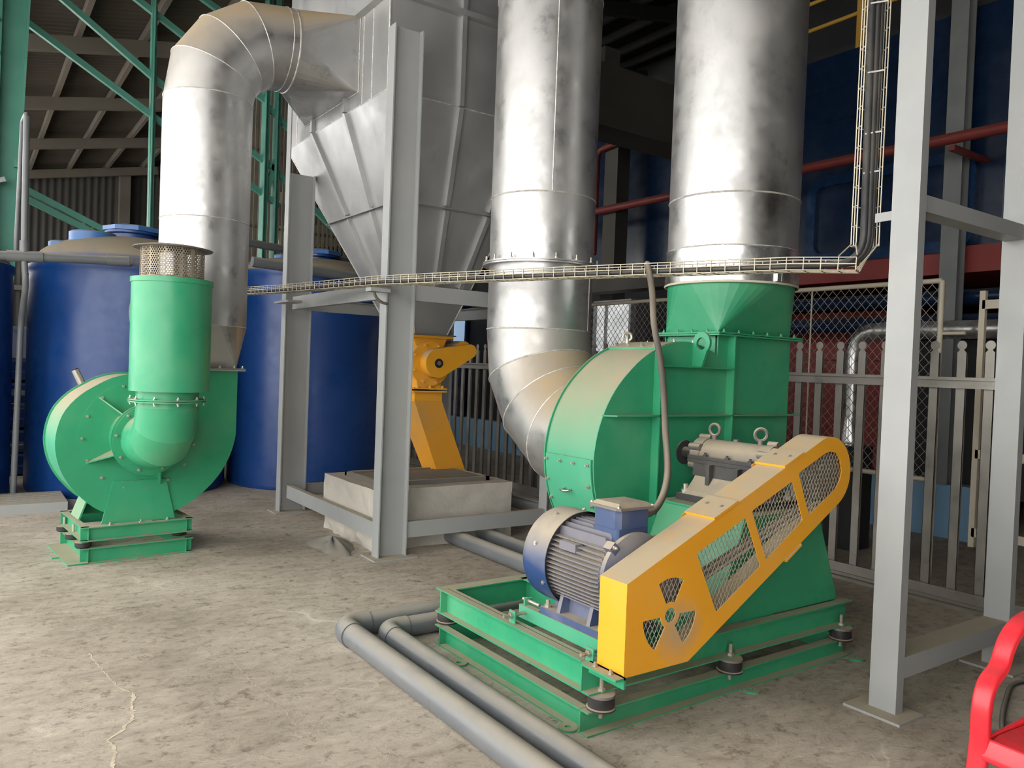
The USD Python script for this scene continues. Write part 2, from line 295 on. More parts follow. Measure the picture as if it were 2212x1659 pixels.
# ================================================================ THE SETTING
floor = struct('floor', box(-9, 17, -7, 32, -0.12, 0.0), 'floor', 'worn dusty concrete floor with scratches and cracks', 'floor')
def crack(pts, w, seed):
    from scipy.interpolate import interp1d
    P = np.array(pts, float); t_ = np.r_[0, np.cumsum(np.linalg.norm(np.diff(P, axis=0), axis=1))]; tt = np.arange(0, t_[-1], 0.012); g = np.random.default_rng(seed)
    C = interp1d(t_, P, axis=0)(tt) + g.normal(0, 0.004, (len(tt), 2)); ww = w*(0.45+g.random(len(tt))*0.9)
    d = np.gradient(C, axis=0); nrm = np.c_[-d[:, 1], d[:, 0]]/np.linalg.norm(d, axis=1)[:, None]
    v = np.vstack([np.c_[C+nrm*ww[:, None], np.full(len(tt), 0.0012)], np.c_[C-nrm*ww[:, None], np.full(len(tt), 0.0012)]]); n = len(tt); i = np.arange(n-1)
    return TM(v, np.vstack([np.c_[i, i+1, i+n+1], np.c_[i, i+n+1, i+n]]), process=False)
stuct_part(floor, 'crack', crack([(0.50, 3.10), (0.50, 3.30), (0.532, 3.471), (0.513, 3.552), (0.577, 3.61), (0.642, 3.724), (0.661, 3.877), (0.687, 3.979)], 0.0075, 1), 'crack_fill')
stuct_part(floor, 'crack', crack([(0.687, 3.979), (0.636, 4.10), (0.602, 4.35), (0.572, 4.658)], 0.0038, 2), 'crack_fill')
stuct_part(floor, 'crack', crack([(1.193, 4.2), (1.195, 3.88), (1.226, 3.55), (1.22, 3.28)], 0.0013, 3), 'crack_fill')
def roof_z(x): return 6.92 + 0.204*(x-0.745)
RX0, RX1, RY0, RY1 = -3.0, 16.0, -5.0, 31.0
# corrugated roof sheets, corrugations running up the slope
def roof_sheet(x0, x1):
    ny = int((RY1-RY0)/0.045); ys = np.linspace(RY0, RY1, ny); wv = 0.02*np.sin(ys*2*np.pi/0.18)
    v = np.vstack([np.c_[np.full(ny, x), ys, roof_z(x)+wv] for x in (x0, x1)] + [np.c_[np.full(ny, x), ys, roof_z(x)+wv+0.012] for x in (x0, x1)])
    i = np.arange(ny-1); fcs = []
    for o in (0, 2*ny): fcs.append(np.c_[i+o, i+1+o, i+ny+1+o]); fcs.append(np.c_[i+o, i+ny+1+o, i+ny+o])
    return TM(v, np.vstack(fcs), process=False)
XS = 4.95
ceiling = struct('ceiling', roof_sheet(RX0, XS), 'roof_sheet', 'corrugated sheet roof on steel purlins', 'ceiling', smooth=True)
stuct_part(ceiling, 'shaded_sheet', roof_sheet(XS, RX1), 'shaded_steel', smooth=True)  # shade over the right-hand roof is put into the sheet colour
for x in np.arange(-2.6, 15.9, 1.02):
    stuct_part(ceiling, 'purlin', box(x-0.04, x+0.04, RY0, RY1, roof_z(x)-0.19, roof_z(x)-0.025), 'roof_steel' if x < XS else 'shaded_steel')
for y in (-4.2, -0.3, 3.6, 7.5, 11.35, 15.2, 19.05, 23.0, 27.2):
    for xa, xb, mt in ((RX0, XS, 'roof_steel'), (XS, RX1, 'shaded_steel')):
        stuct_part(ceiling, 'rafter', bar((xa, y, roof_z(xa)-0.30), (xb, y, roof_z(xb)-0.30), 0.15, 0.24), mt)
# corrugated far wall, side walls
def corrugated_wall(x0, x1, y, z0, z1, pitch=0.2, amp=0.025):
    nx = int((x1-x0)/(pitch/4)); xs = np.linspace(x0, x1, nx); w = amp*np.sin(xs*2*np.pi/pitch)
    v = np.vstack([np.c_[xs, y+w, np.full(nx, z)] for z in (z0, z1)] + [np.c_[xs, y+w+0.02, np.full(nx, z)] for z in (z0, z1)])
    i = np.arange(nx-1); f = []
    for o in (0, 2*nx): f += [np.c_[i+o, i+1+o, i+nx+1+o], np.c_[i+o, i+nx+1+o, i+nx+o]]
    return TM(v, np.vstack(f), process=False)
wb = struct('wall_back', corrugated_wall(-1.2, 16, 28.0, 0, 9.5), 'wall_sheet', 'corrugated sheet wall at the dark far end of the hall', 'wall', smooth=True)
stuct_part(wb, 'column', box(3.95, 4.25, 27.6, 27.95, 0, 7.4), 'roof_steel'); stuct_part(wb, 'column', box(8.95, 9.25, 27.6, 27.95, 0, 8.4), 'roof_steel')
stuct_part(wb, 'girt', box(-1.2, 16, 27.86, 27.96, 3.4, 3.55), 'roof_steel')
struct('wall_left', box(-1.4, -1.2, 12.2, 28.2, 0, 2.8), 'wall_sheet', 'unseen side wall of the far shed, left low to let light in', 'wall')  # out of view; its low height lets light reach the shed roof
struct('light_block_wall', box(-0.6, 14.9, -3.6, -3.4, 0, 9.0), 'wall_sheet', 'unseen wall added behind the camera to block light from the front', 'wall')  # unseen wall, added to darken the faces turned toward the camera
struct('wall_right', box(14.6, 14.9, -7, 28.2, 0, 10), 'dark_wall', 'dark wall at the back of the boiler house', 'wall')

# ---- teal steelwork at the far shed
t = T('steel_column', 'thick teal green painted steel column at the left picture edge', 'column', (0.44, 12.5, 0))
t.part('web', extr(Polygon([(0.28, 0), (0.43, 0), (0.63, 7.0), (0.33, 7.0)]), 12.47, 12.53), 'teal')
t.part('flange', bar((0.44, 12.5, 0), (0.645, 12.5, 7.0), 0.03, 0.28, (0, 1, 0)), 'teal'); t.part('flange', bar((0.27, 12.5, 0), (0.32, 12.5, 7.0), 0.03, 0.28, (0, 1, 0)), 'teal')
t.part('cleat', box(0.50, 0.62, 12.36, 12.42, 4.02, 4.12), 'teal'); t.part('cleat', bar((0.26, 12.3, 3.77), (0.40, 12.3, 3.83), 0.05, 0.06), 'post_grey')
t.part('lattice_ladder', merge(box(0.18, 0.21, 12.3, 12.34, 0, 7), [box(0.10, 0.30, 12.3, 12.34, z, z+0.04) for z in np.arange(0.4, 7, 0.42)]), 'teal', label='narrow lattice strip')
t = T('steel_bracing', 'teal green lattice bracing of thin posts and diagonal struts behind the blue tanks', 'bracing', (2.3, 13, 0))
def tb(p, q, w=0.085, d=0.08, name='diagonal_strut'): t.part(name, bar((p[0], 13, p[1]), (q[0], 13, q[1]), d, w, (0, 0, 1) if abs(p[0]-q[0]) > .5 else (1, 0, 0)), 'teal')
for x0, x1, top in ((2.305, 2.255, 7.4), (4.00, 4.0, 7.7), (4.19, 4.17, 7.7), (6.3, 6.3, 8.0)):
    tb((x0, 0.0), (x1, top), 0.07, 0.14, 'post'); t.part('post_lip', box(x0-0.055, x0-0.042, 12.86, 13.1, 0, top), 'teal')
for p, q in (((0.60, 6.93), (2.33, 5.76)), ((0.58, 6.20), (2.33, 5.19)), ((1.62, 7.12), (2.75, 6.50)), ((2.75, 6.50), (4.02, 5.80)), ((2.75, 7.28), (4.0, 6.72)),
             ((2.33, 5.76), (3.95, 4.86)), ((2.33, 5.19), (4.00, 4.30)), ((4.0, 5.75), (6.3, 3.95)), ((4.0, 4.86), (6.3, 3.05)), ((4.0, 4.30), (4.25, 4.15)),
             ((0.56, 3.90), (2.30, 3.13)), ((0.55, 3.78), (2.30, 3.02)), ((4.0, 4.25), (4.2, 5.0))): tb(p, q)
for p, q in (((1.40, 3.53), (1.34, 3.05)), ((1.52, 3.46), (1.42, 3.05))): tb(p, q, 0.03, 0.03, 'hanger')

# ---- slatted store behind the tanks: upright bars with pale sheets behind
t = T('slatted_screen', 'tall screen of dark upright bars with pale sheeting behind, past the blue tanks', 'screen', (5.2, 14.5, 0))
for x in np.arange(4.02, 6.9, 0.088): t.part('bar', box(x-0.018, x+0.018, 14.48, 14.52, 0, 7.6), 'bamboo')
for z in (1.2, 2.6, 4.0, 5.4, 6.8): t.part('cross_rail', box(4.0, 6.95, 14.52, 14.56, z, z+0.05), 'bamboo')
for z, h in ((3.35, 0.30), (3.95, 0.42), (4.7, 0.22)): t.part('pale_sheet', bar((4.9, 15.0, z), (7.2, 15.0, z+0.35), 0.05, h), 'straw')
t.part('back_board', box(3.9, 7.4, 15.4, 15.45, 0, 7.6), 'bamboo')

# ================================================================ BLUE TANKS
def tank(label, cx, cy, r, zs, ztop, lid_at, necks, loc_group='round blue plastic water tanks'):
    t = T('water_tank', label, 'tank', (cx, cy, 0))
    t.part('body', lathe([(r-0.02, 0.0), (r, 0.05), (r, zs-0.22), (r-0.012, zs-0.12), (r+0.012, zs-0.08), (r+0.012, zs-0.02), (r-0.03, zs)], (cx, cy, 0), n=96), 'tank_blue', smooth=40)
    dome = [(r-0.03, zs)] + [((r-0.05)*math.cos(a), zs+0.02+(ztop-zs)*math.sin(a)) for a in np.linspace(0.06, 1.40, 14)]
    t.part('dome', lathe(dome, (cx, cy, 0), n=96), 'tank_blue', smooth=40)
    lx, ly, lr = lid_at
    nk = t.part('lid_neck', lathe([(lr-0.03, ztop-0.12), (lr-0.03, ztop+0.05), (lr+0.02, ztop+0.06), (lr+0.02, ztop+0.085)], (lx, ly, 0), n=40), 'tank_blue', smooth=40)
    t.part('lid', lathe([(lr+0.045, ztop+0.09), (lr+0.045, ztop+0.14), (lr*0.7, ztop+0.17), (0.02, ztop+0.175)], (lx, ly, 0), n=8), 'tank_blue_light')
    for nx, nyy, nr, z0, z1 in necks: t.part('neck', lathe([(nr, z0), (nr, z1-0.015), (nr-0.02, z1), (nr-0.05, z1)], (nx, nyy, 0), n=32), 'tank_blue_light', smooth=40)
tank('big blue plastic tank with dusty domed top behind the left green fan', 1.68, 10.5, 1.10, 2.60, 2.98, (1.66, 10.5, 0.29), [(1.20, 10.25, 0.25, 2.7, 2.985), (0.90, 10.35, 0.14, 2.6, 2.86)])
tank('big blue plastic tank seen between the two grey posts', 3.86, 10.2, 1.06, 2.72, 2.93, (3.92, 10.2, 0.24), [(3.33, 10.0, 0.10, 2.7, 2.95)])
tank('dark blue plastic tank cut by the left picture edge', -0.66, 10.3, 1.10, 2.52, 2.90, (-0.7, 10.3, 0.29), [])
t = T('plastic_crate_stack', 'stack of blue crates in the gap between two blue tanks', 'crates', (0.62, 12.0, 0))
for k in range(5):
    z = 0.30*k; t.part('crate', merge(box(0.35, 0.95, 11.7, 11.72, z, z+0.28), box(0.35, 0.95, 12.28, 12.3, z, z+0.28), box(0.35, 0.37, 11.7, 12.3, z, z+0.28), box(0.93, 0.95, 11.7, 12.3, z, z+0.28), box(0.35, 0.95, 11.7, 12.3, z, z+0.02)), 'tank_blue')
    t.part('crate_rim', merge(box(0.34, 0.96, 11.68, 11.70, z+0.25, z+0.28), box(0.34, 0.96, 11.68, 11.70, z+0.12, z+0.135)), 'tank_blue_light')
single('storage_box', merge(box(0.36, 0.9, 11.75, 12.2, 1.50, 1.86), box(0.34, 0.92, 11.73, 12.22, 1.86, 1.90)), 'panel_white', 'pale box on top of the blue crate stack', 'box')

# PVC pipe runs along the tanks
t = T('water_pipe', 'grey plastic water pipe with a tall riser across the left tanks', 'pipe', (0.48, 9.33, 0))
t.part('riser', tube([(0.478, 9.33, 2.58), (0.472, 9.33, 3.95)], 0.030, 16), 'pvc', smooth=40)
t.part('riser_return', tube(bend_path([(0.472, 9.33, 3.90), (0.47, 9.34, 3.985), (0.45, 9.62, 3.96), (0.435, 9.66, 3.2), (0.42, 9.66, 2.6)], 0.06), 0.022, 12), 'pvc', smooth=40)
t.part('header', tube([(-0.75, 9.30, 2.47), (0.478, 9.33, 2.545), (1.46, 9.33, 2.60)], 0.046, 16), 'pvc', smooth=40)
t.part('tee', merge(cyl((0.33, 9.33, 2.537), (0.64, 9.33, 2.555), 0.056, 20), cyl((0.478, 9.33, 2.55), (0.478, 9.33, 2.70), 0.042, 20)), 'pvc', smooth=40)
t.part('coupling', cyl((1.22, 9.33, 2.587), (1.44, 9.33, 2.599), 0.054, 20), 'pvc', smooth=40)
t.part('downpipe', tube(bend_path([(0.478, 9.33, 2.55), (0.50, 9.36, 2.25), (0.485, 9.72, 1.9), (0.45, 9.72, 0.0)], 0.1), 0.030, 14), 'pvc', smooth=40)
t = T('water_pipe', 'dusty plastic pipe run along the front of the tank between the grey posts', 'pipe', (3.7, 9.05, 0))
t.part('header', tube([(2.66, 9.02, 2.70), (4.75, 9.06, 2.62)], 0.060, 16), 'pvc', smooth=40)
t.part('overflow', tube(bend_path([(2.8, 10.0, 2.75), (2.8, 10.0, 3.06), (4.8, 10.6, 3.03)], 0.1), 0.05, 14), 'pvc', smooth=40)
t = T('gap_pipe', 'thin pale pipe with elbow in the gap at the left tank', 'pipe', (0.30, 10.9, 0))
t.part('upright', tube(bend_path([(0.42, 11.1, 2.1), (0.42, 11.1, 1.1), (0.62, 11.1, 1.08)], 0.06), 0.03, 10), 'panel_white', smooth=40)
t.part('cross_pipe', tube([(0.38, 11.1, 0.93), (0.70, 11.1, 0.93)], 0.03, 10), 'pvc', smooth=40); t.part('cross_pipe', tube([(0.38, 11.1, 0.42), (0.70, 11.1, 0.42)], 0.05, 10), 'pvc', smooth=40)
t.part('stand', tube([(0.68, 11.1, 0), (0.68, 11.1, 1.1)], 0.03, 10), 'pvc', smooth=40)
# steel grating pallet behind the left fan
t = T('steel_pallet', 'low grey steel grating pallet on the floor left of the small fan', 'pallet', (0.56, 9.28, 0))
t.part('frame', merge(box(0.25, 0.88, 8.92, 8.95, 0.0, 0.10), box(0.25, 0.88, 9.62, 9.65, 0.0, 0.10), box(0.85, 0.88, 8.95, 9.62, 0.0, 0.10), box(0.25, 0.28, 8.95, 9.62, 0, 0.10)), 'post_grey')
for y in (9.0, 9.115, 9.23, 9.345, 9.46, 9.575): t.part('slat', box(0.28, 0.85, y-0.045, y+0.045, 0.086, 0.10), 'post_grey')
for x in (0.42, 0.60, 0.68): t.part('crossbar', box(x-0.015, x+0.015, 8.95, 9.62, 0.06, 0.085), 'galvanised')

# ================================================================ LEFT FAN (turned about five degrees)
LF = dict(loc=(0.751, 6.621, 0), rot=5.2)
t = T('channel_skid', 'two-tier green channel base under the small left fan', 'skid', **LF)
def lp(name, mesh, mat='green', smooth=False, label=None, kind=None, parent=None): return t.part(name, mesh, mat, smooth, label, kind, parent, local=True)
def twotier(lp, W, D, z1, z2, z3, fl):
    for z0, z in ((0.0, z1), (z2, z3)):
        lp('channel', channel('x', 0, W, fl, -1, z0, z, fl)); lp('channel', channel('x', 0, W, D-fl, 1, z0, z, fl))
        lp('channel', channel('y', fl*0.4, D-fl*0.4, fl, -1, z0, z, fl)); lp('channel', channel('y', fl*0.4, D-fl*0.4, W-fl, 1, z0, z, fl))
twotier(lp, 0.82, 0.82, 0.118, 0.169, 0.278, 0.05)
lp('foot_plate', box(-0.09, 0.05, 0.0, 0.80, 0.0, 0.012))
for x in (0.045, 0.735):
    for y in ((0.07, 0.42, 0.76) if x < .4 else (0.16, 0.70)):
        iso = lp('isolator', lathe([(0.05, 0.119), (0.058, 0.128), (0.058, 0.160), (0.05, 0.168)], (x-0.02 if x < .4 else x+0.02, y, 0), n=20), 'rubber', smooth=40)
        lp('stud', cyl((x-0.02 if x < .4 else x+0.02, y, 0.168), (x-0.02 if x < .4 else x+0.02, y, 0.235), 0.010, 8), 'bolt_steel', parent=iso)
lp('foot_plate', box(-0.14, -0.05, 0.30, 0.36, 0.0, 0.010))

t = T('blower_fan', 'small green centrifugal fan with round scroll casing standing on a two-tier base', 'fan', (0.751, 6.621, 0.28), 5.2); BLOWER = t
def lp(name, mesh, mat='green', smooth=False, label=None, kind=None, parent=None):
    m = mesh.copy(); m.vertices = m.vertices - np.array([0, 0, 0.28]); return t.part(name, m, mat, smooth, label, kind, parent, local=True)
cx0, cz0 = 0.418, 0.953
def spiral(cx, cz, tab, a0, a1, n=60):
    a = np.linspace(a0, a1, n); r = np.interp(a, tab[0], tab[1]); return [(cx+rr*math.cos(math.radians(q)), cz+rr*math.sin(math.radians(q))) for q, rr in zip(a, r)]
tabL = ([60, 100, 130, 160, 183, 205, 225, 240, 270, 300, 320, 340, 360], [.485, .498, .515, .575, .596, .605, .612, .630, .655, .680, .698, .730, .762])
out = [(0.66, 1.49), (0.66, 1.40)] + spiral(cx0, cz0, tabL, 62, 360) + [(1.18, 1.49)]
OUT = Polygon(out).buffer(0)
lp('scroll_wrapper', extr(OUT.buffer(-0.014), 0.10, 0.56), 'green_dusty', smooth=30)
lp('side_plate', extr(OUT, 0.09, 0.10)); lp('side_plate', extr(OUT, 0.56, 0.57))
lp('cover_disc', extr(Point(cx0, cz0).buffer(0.445, 32), 0.086, 0.092))
for k in range(15):
    a = math.radians(24*k+13); lp('bolt', hexbolt((cx0+0.416*math.cos(a), 0.088, cz0+0.416*math.sin(a)), (0, -1, 0), 0.013, 0.009), 'bolt_steel')
lp('inlet_collar', cyl((cx0, 0.09, cz0), (cx0, -0.15, cz0), 0.232, 48), smooth=40)
lp('inlet_flange', cyl((cx0, -0.148, cz0), (cx0, -0.160, cz0), 0.276, 48), 'green', smooth=30)
lp('elbow_flange', cyl((cx0, -0.161, cz0), (cx0, -0.172, cz0), 0.262, 48), 'green', smooth=30)
for k in range(9):
    a = math.radians(40*k+12); lp('bolt', hexbolt((cx0+0.245*math.cos(a), -0.172, cz0+0.245*math.sin(a)), (0, -1, 0), 0.012, 0.009), 'bolt_steel')
for a in (22, 82, 135, 207, 292):
    c, s = math.cos(math.radians(a)), math.sin(math.radians(a))
    g = extr(Polygon([(0.232, 0.09), (0.44, 0.09), (0.42, 0.07), (0.25, -0.145), (0.232, -0.145)]), -0.005, 0.005, 'xy')
    R = np.eye(4); R[:3, 0] = (c, 0, s); R[:3, 1] = (0, 1, 0); R[:3, 2] = (-s, 0, c); R[:3, 3] = (cx0, 0, cz0); g.apply_transform(R); lp('gusset', g)
gm, rs = mitre_elbow((cx0, -0.30, cz0), (0, -1, 0), (0, 0, 1), 0.27, 0.212, 3)
lp('elbow_stub', cyl((cx0, -0.172, cz0), (cx0, -0.30, cz0), 0.212, 48), smooth=40)
for g in gm: lp('elbow_gore', g, smooth=40)
lp('elbow_neck', cyl((cx0, -0.57, cz0+0.27), (cx0, -0.57, 1.34), 0.212, 48), smooth=40)
for z in (1.262, 1.276): lp('neck_flange', lathe([(0.20, z), (0.262, z), (0.262, z+0.010), (0.20, z+0.010)], (cx0, -0.57, 0), n=48), 'green', smooth=30)
for k in range(10):
    a = math.radians(36*k+18); p = (cx0+0.245*math.cos(a), -0.57+0.245*math.sin(a), 1.286); lp('bolt', merge(hexbolt(p, (0, 0, 1), 0.011, 0.009), hexbolt((p[0], p[1], 1.262), (0, 0, -1), 0.011, 0.009)), 'bolt_steel')
lp('pedestal_plate', extr(Polygon([(0.146, 0.28), (0.690, 0.28), (0.615, 0.606), (0.222, 0.606)]), 0.070, 0.084)); lp('pedestal_plate', extr(Polygon([(0.05, 0.28), (0.76, 0.28), (0.66, 0.58), (0.15, 0.58)]), 0.572, 0.586))
lp('pedestal_side', bar((0.04, 0.44, 0.285), (0.125, 0.44, 0.52), 0.27, 0.012, (-0.3, 0, 0.1)), 'green_dusty'); lp('pedestal_side', bar((0.77, 0.44, 0.285), (0.69, 0.44, 0.46), 0.27, 0.012, (0.3, 0, 0.1)))
for x in (0.20, 0.42, 0.62): lp('bolt', hexbolt((x, 0.03, 0.279), (0, 0, 1), 0.012, 0.009), 'bolt_steel')
lp('outlet_flange', merge(extr(sbox(0.61, 0.04, 1.23, 0.62).difference(sbox(0.68, 0.11, 1.16, 0.55)), 1.488, 1.498, 'xy')), 'post_grey')

t = T('inlet_silencer', 'tall green cylinder silencer with perforated cap standing on the small fan elbow', 'silencer', (0.751, 6.621, 1.34), 5.2)
def lp(name, mesh, mat='green', smooth=False, label=None, kind=None, parent=None):
    m = mesh.copy(); m.vertices = m.vertices - np.array([0, 0, 1.34]); return t.part(name, m, mat, smooth, label, kind, parent, local=True)
sx, sy = cx0+0.012, -0.57
lp('drum', lathe([(0.21, 1.342), (0.272, 1.342), (0.272, 2.120), (0.21, 2.120)], (sx, sy, 0), n=64), 'green', smooth=40)
lp('top_rim', lathe([(0.266, 2.115), (0.279, 2.115), (0.279, 2.150), (0.20, 2.156), (0.20, 2.12)], (sx, sy, 0), n=64), 'green', smooth=40)
# perforated cap: real holes, wrapped round a cylinder
pr_, pz0, pz1 = 0.213, 2.155, 2.375
segs = []
for sgm in range(12):
    w = 2*math.pi*pr_/12; holes = []
    for rr in range(13):
        z = pz0+0.018+rr*0.0152
        for cc in range(6):
            x = (cc+0.5+(0.5 if rr % 2 else 0))*w/6.5
            if x < w-0.006: holes.append(Point(x, z).buffer(0.0062, 2))
    pl_ = sbox(0, pz0, w, pz1).difference(unary_union(holes)); m = trimesh.creation.extrude_polygon(pl_, 0.0015, engine='earcut')
    vv = m.vertices; ang = (vv[:, 0]+sgm*w)/pr_; m.vertices = np.c_[sx+(pr_-vv[:, 2])*np.cos(ang), sy+(pr_-vv[:, 2])*np.sin(ang), vv[:, 1]]; segs.append(m)
lp('perforated_screen', merge(segs), 'screen_steel')
for a in (50, 170, 290):
    c, s = math.cos(math.radians(a)), math.sin(math.radians(a)); lp('strap', bar((sx+0.216*c, sy+0.216*s, pz0), (sx+0.216*c, sy+0.216*s, pz1), 0.028, 0.003, (c, s, 0)), 'screen_steel')
lp('cap_lid', lathe([(0.266, 2.366), (0.270, 2.373), (0.20, 2.388), (0.02, 2.395)], (sx, sy, 0), n=56), 'dusty_steel', smooth=50)
lp('inner_pipe', lathe([(0.09, 2.12), (0.09, 2.34)], (sx, sy, 0), n=24), 'bright_steel', smooth=40)

# stray bits behind the left fan
FAN = [x for x in (BLOWER,)][0]
st = FAN.part('pipe_stub', tube([(0.90, 7.20, 1.10), (0.742, 7.24, 1.455)], 0.029, 16), 'galvanised', smooth=40, label='short grey pipe end'); FAN.part('mouth', tube([(0.743, 7.24, 1.453), (0.739, 7.24, 1.462)], 0.023, 16), 'black', parent=st)
FAN.part('coupling', tube([(0.84, 7.215, 1.235), (0.80, 7.225, 1.325)], 0.035, 16), 'cast_iron', smooth=40, parent=st)
single('hose_loop', tube(smooth_path([(1.28, 7.05, 1.45), (1.17, 7.0, 1.70), (1.112, 6.95, 1.86), (1.105, 6.95, 1.98), (1.15, 6.96, 2.09), (1.30, 7.0, 2.16)], 0.02), 0.022, 10), 'hose', 'bit of dusty brown hose curling out behind the green silencer', 'hose', smooth=50)

# ================================================================ HOPPER, ITS FRAME, VALVE AND PAD
t = T('hopper_frame', 'light grey steel frame of I-section posts and channel beams carrying the silver hopper', 'frame', (3.8, 7.0, 0))
def post(x0, y0, top, b=0.12, h=0.26):
    p = t.part('post', ibeam((x0+h/2, y0+b/2, 0.012), (x0+h/2, y0+b/2, top), h, b, (1, 0, 0)), 'post_grey')
    t.part('base_plate', box(x0-0.06, x0+h+0.07, y0-0.07, y0+b+0.08, 0, 0.012), 'post_grey', parent=p)
post(2.785, 5.78, 4.34); post(2.725, 8.03, 3.55, h=0.28); post(4.50, 5.78, 4.34); post(4.50, 8.03, 3.25)
t.part('post_extension', box(2.725, 2.736, 8.03, 8.15, 3.55, 4.30), 'post_grey')
def beam(*a): t.part('beam', channel(*a), 'post_grey')
for z0, z1 in ((0.155, 0.288), (2.13, 2.26)):
    beam('x', 3.04, 4.50, 5.80, 1, z0, z1, 0.05); beam('x', 3.0, 4.50, 8.12, -1, z0, z1, 0.05)
    beam('y', 5.90, 8.03, 2.80, 1, z0, z1, 0.05); beam('y', 5.90, 8.03, 4.74, -1, z0, z1, 0.05)
t.part('bracket_plate', box(2.62, 2.79, 5.72, 5.82, 2.17, 2.20), 'post_grey'); t.part('bracket_plate', box(2.58, 2.73, 7.55, 7.95, 2.17, 2.19), 'post_grey')

HX0, HX1, HY0, HY1 = 2.885, 4.66, 6.10, 8.60
BX0, BX1, BY0, BY1 = 3.62, 3.98, 6.85, 7.35
t = T('dust_hopper', 'large silver sheet metal hopper with tapering lower part and welded stiffeners', 'hopper', (3.8, 7.3, 1.9))
def quad(a, b, c, d, th=0.006):
    P = np.array([a, b, c, d], float); n = np.cross(P[1]-P[0], P[3]-P[0]); n /= np.linalg.norm(n)
    v = np.vstack([P+n*th/2, P-n*th/2]); f = [[0, 1, 2], [0, 2, 3], [6, 5, 4], [7, 6, 4]]
    for i in range(4): j = (i+1) % 4; f += [[i, i+4, j+4], [i, j+4, j]]
    m = TM(v, np.array(f), process=False); m.fix_normals(); return m
ZK, ZT, ZB = 3.92, 6.6, 1.905
sq = (6.70, 8.06, 4.05, 4.73)   # inlet opening on the left wall
# upper box walls (left wall around the inlet opening)
t.part('wall_panel', merge(box(HX0, HX0+0.006, HY0, sq[0], ZK, ZT), box(HX0, HX0+0.006, sq[1], HY1, ZK, ZT), box(HX0, HX0+0.006, sq[0], sq[1], ZK, sq[2]), box(HX0, HX0+0.006, sq[0], sq[1], sq[3], ZT)), 'silver_dull')
t.part('wall_panel', box(HX0, HX1, HY0, HY0+0.006, ZK, ZT), 'silver_dull'); t.part('wall_panel', box(HX0, HX1, HY1-0.006, HY1, ZK, ZT), 'silver_dull'); t.part('wall_panel', box(HX1-0.006, HX1, HY0, HY1, ZK, ZT), 'silver_dull')
top = [(HX0, HY0, ZK), (HX1, HY0, ZK), (HX1, HY1, ZK), (HX0, HY1, ZK)]; bot = [(BX0, BY0, ZB), (BX1, BY0, ZB), (BX1, BY1, ZB), (BX0, BY1, ZB)]
def lerp(i, z): k = (ZK-z)/(ZK-ZB); return np.array(top[i % 4])*(1-k)+np.array(bot[i % 4])*k
for i in range(4):
    t.part('cone_panel', quad(lerp(i, ZK), lerp(i+1, ZK), lerp(i+1, 2.36), lerp(i, 2.36)), 'silver_dull')
    t.part('lower_cone_panel', quad(lerp(i, 2.355), lerp(i+1, 2.355), lerp(i+1, ZB), lerp(i, ZB)), 'silver_dull')
cen = np.array([3.8, 7.25, 0])
def outw(i):
    n = np.cross(lerp(i+1, ZK)-lerp(i, ZK), lerp(i, 2.5)-lerp(i, ZK)); n /= np.linalg.norm(n); m = (lerp(i, 3)+lerp(i+1, 3))/2 - np.array([3.8, 7.25, 3]); return n if n @ m > 0 else -n
for i, fr in ((3, 0.33), (3, 0.66), (0, 0.40), (0, 0.80)):
    n = outw(i); f = lambda z: lerp(i, z)*(1-fr)+lerp(i+1, z)*fr
    for za, zb in ((ZK, 3.10), (3.06, 2.37)): t.part('stiffener', bar(f(za)+n*0.022, f(zb)+n*0.022, 0.045, 0.045, n), 'silver_dull')
    nn = np.array([-1.0, 0, 0]) if i == 3 else np.array([0, -1.0, 0]); zb = f(ZK)
    if i == 0: t.part('stiffener', bar(zb+nn*0.022, (zb[0], zb[1]-0.022, ZT), 0.045, 0.045, nn), 'silver_dull')
    else: t.part('stiffener', bar(zb+nn*0.022, zb+nn*0.022+np.array([0, 0, 0.16]), 0.045, 0.045, nn), 'silver_dull')
for i in range(4):
    n = outw(i); t.part('ring_stiffener', bar(lerp(i, 3.08)+n*0.025, lerp(i+1, 3.08)+n*0.025, 0.05, 0.008, n) if False else bar(lerp(i, 3.08)+n*0.02, lerp(i+1, 3.08)+n*0.02, 0.006, 0.06, n), 'silver_dull')
    t.part('corner_seam', tube([lerp(i, ZK), lerp(i, ZB)], 0.009, 6), 'weld'); t.part('kink_seam', tube([lerp(i, ZK), lerp(i+1, ZK)], 0.007, 6), 'weld')
    t.part('lower_flange', bar(lerp(i, 2.36)+n*0.012, lerp(i+1, 2.36)+n*0.012, 0.012, 0.03, n), 'silver_dull')
t.part('corner_seam', tube([(HX0, HY0, ZK), (HX0, HY0, ZT)], 0.009, 6), 'weld')
for a, b in (((HX0-0.03, HY0-0.03), (HX1, HY0-0.03)), ((HX0-0.03, HY0-0.03), (HX0-0.03, HY1))): t.part('angle_flange', bar((*a, 4.74), (*b, 4.74), 0.07, 0.05), 'silver_dull')
for y in (6.42, 6.62, 8.3): t.part('wall_seam', tube([(HX0-0.002, y, ZK), (HX0-0.002, y, 4.70)], 0.005, 6), 'weld')
for k, fr in enumerate((0.15, 0.32, 0.5, 0.68, 0.85)):
    for i in (3, 0):
        n = outw(i); p = lerp(i, 2.35)*(1-fr)+lerp(i+1, 2.35)*fr+n*0.02; t.part('bolt', hexbolt(p, n, 0.013, 0.01), 'bolt_steel')
t.part('outlet_flange', merge(extr(sbox(BX0-0.07, BY0-0.07, BX1+0.07, BY1+0.07).difference(sbox(BX0, BY0, BX1, BY1)), ZB-0.012, ZB, 'xy')), 'galvanised')

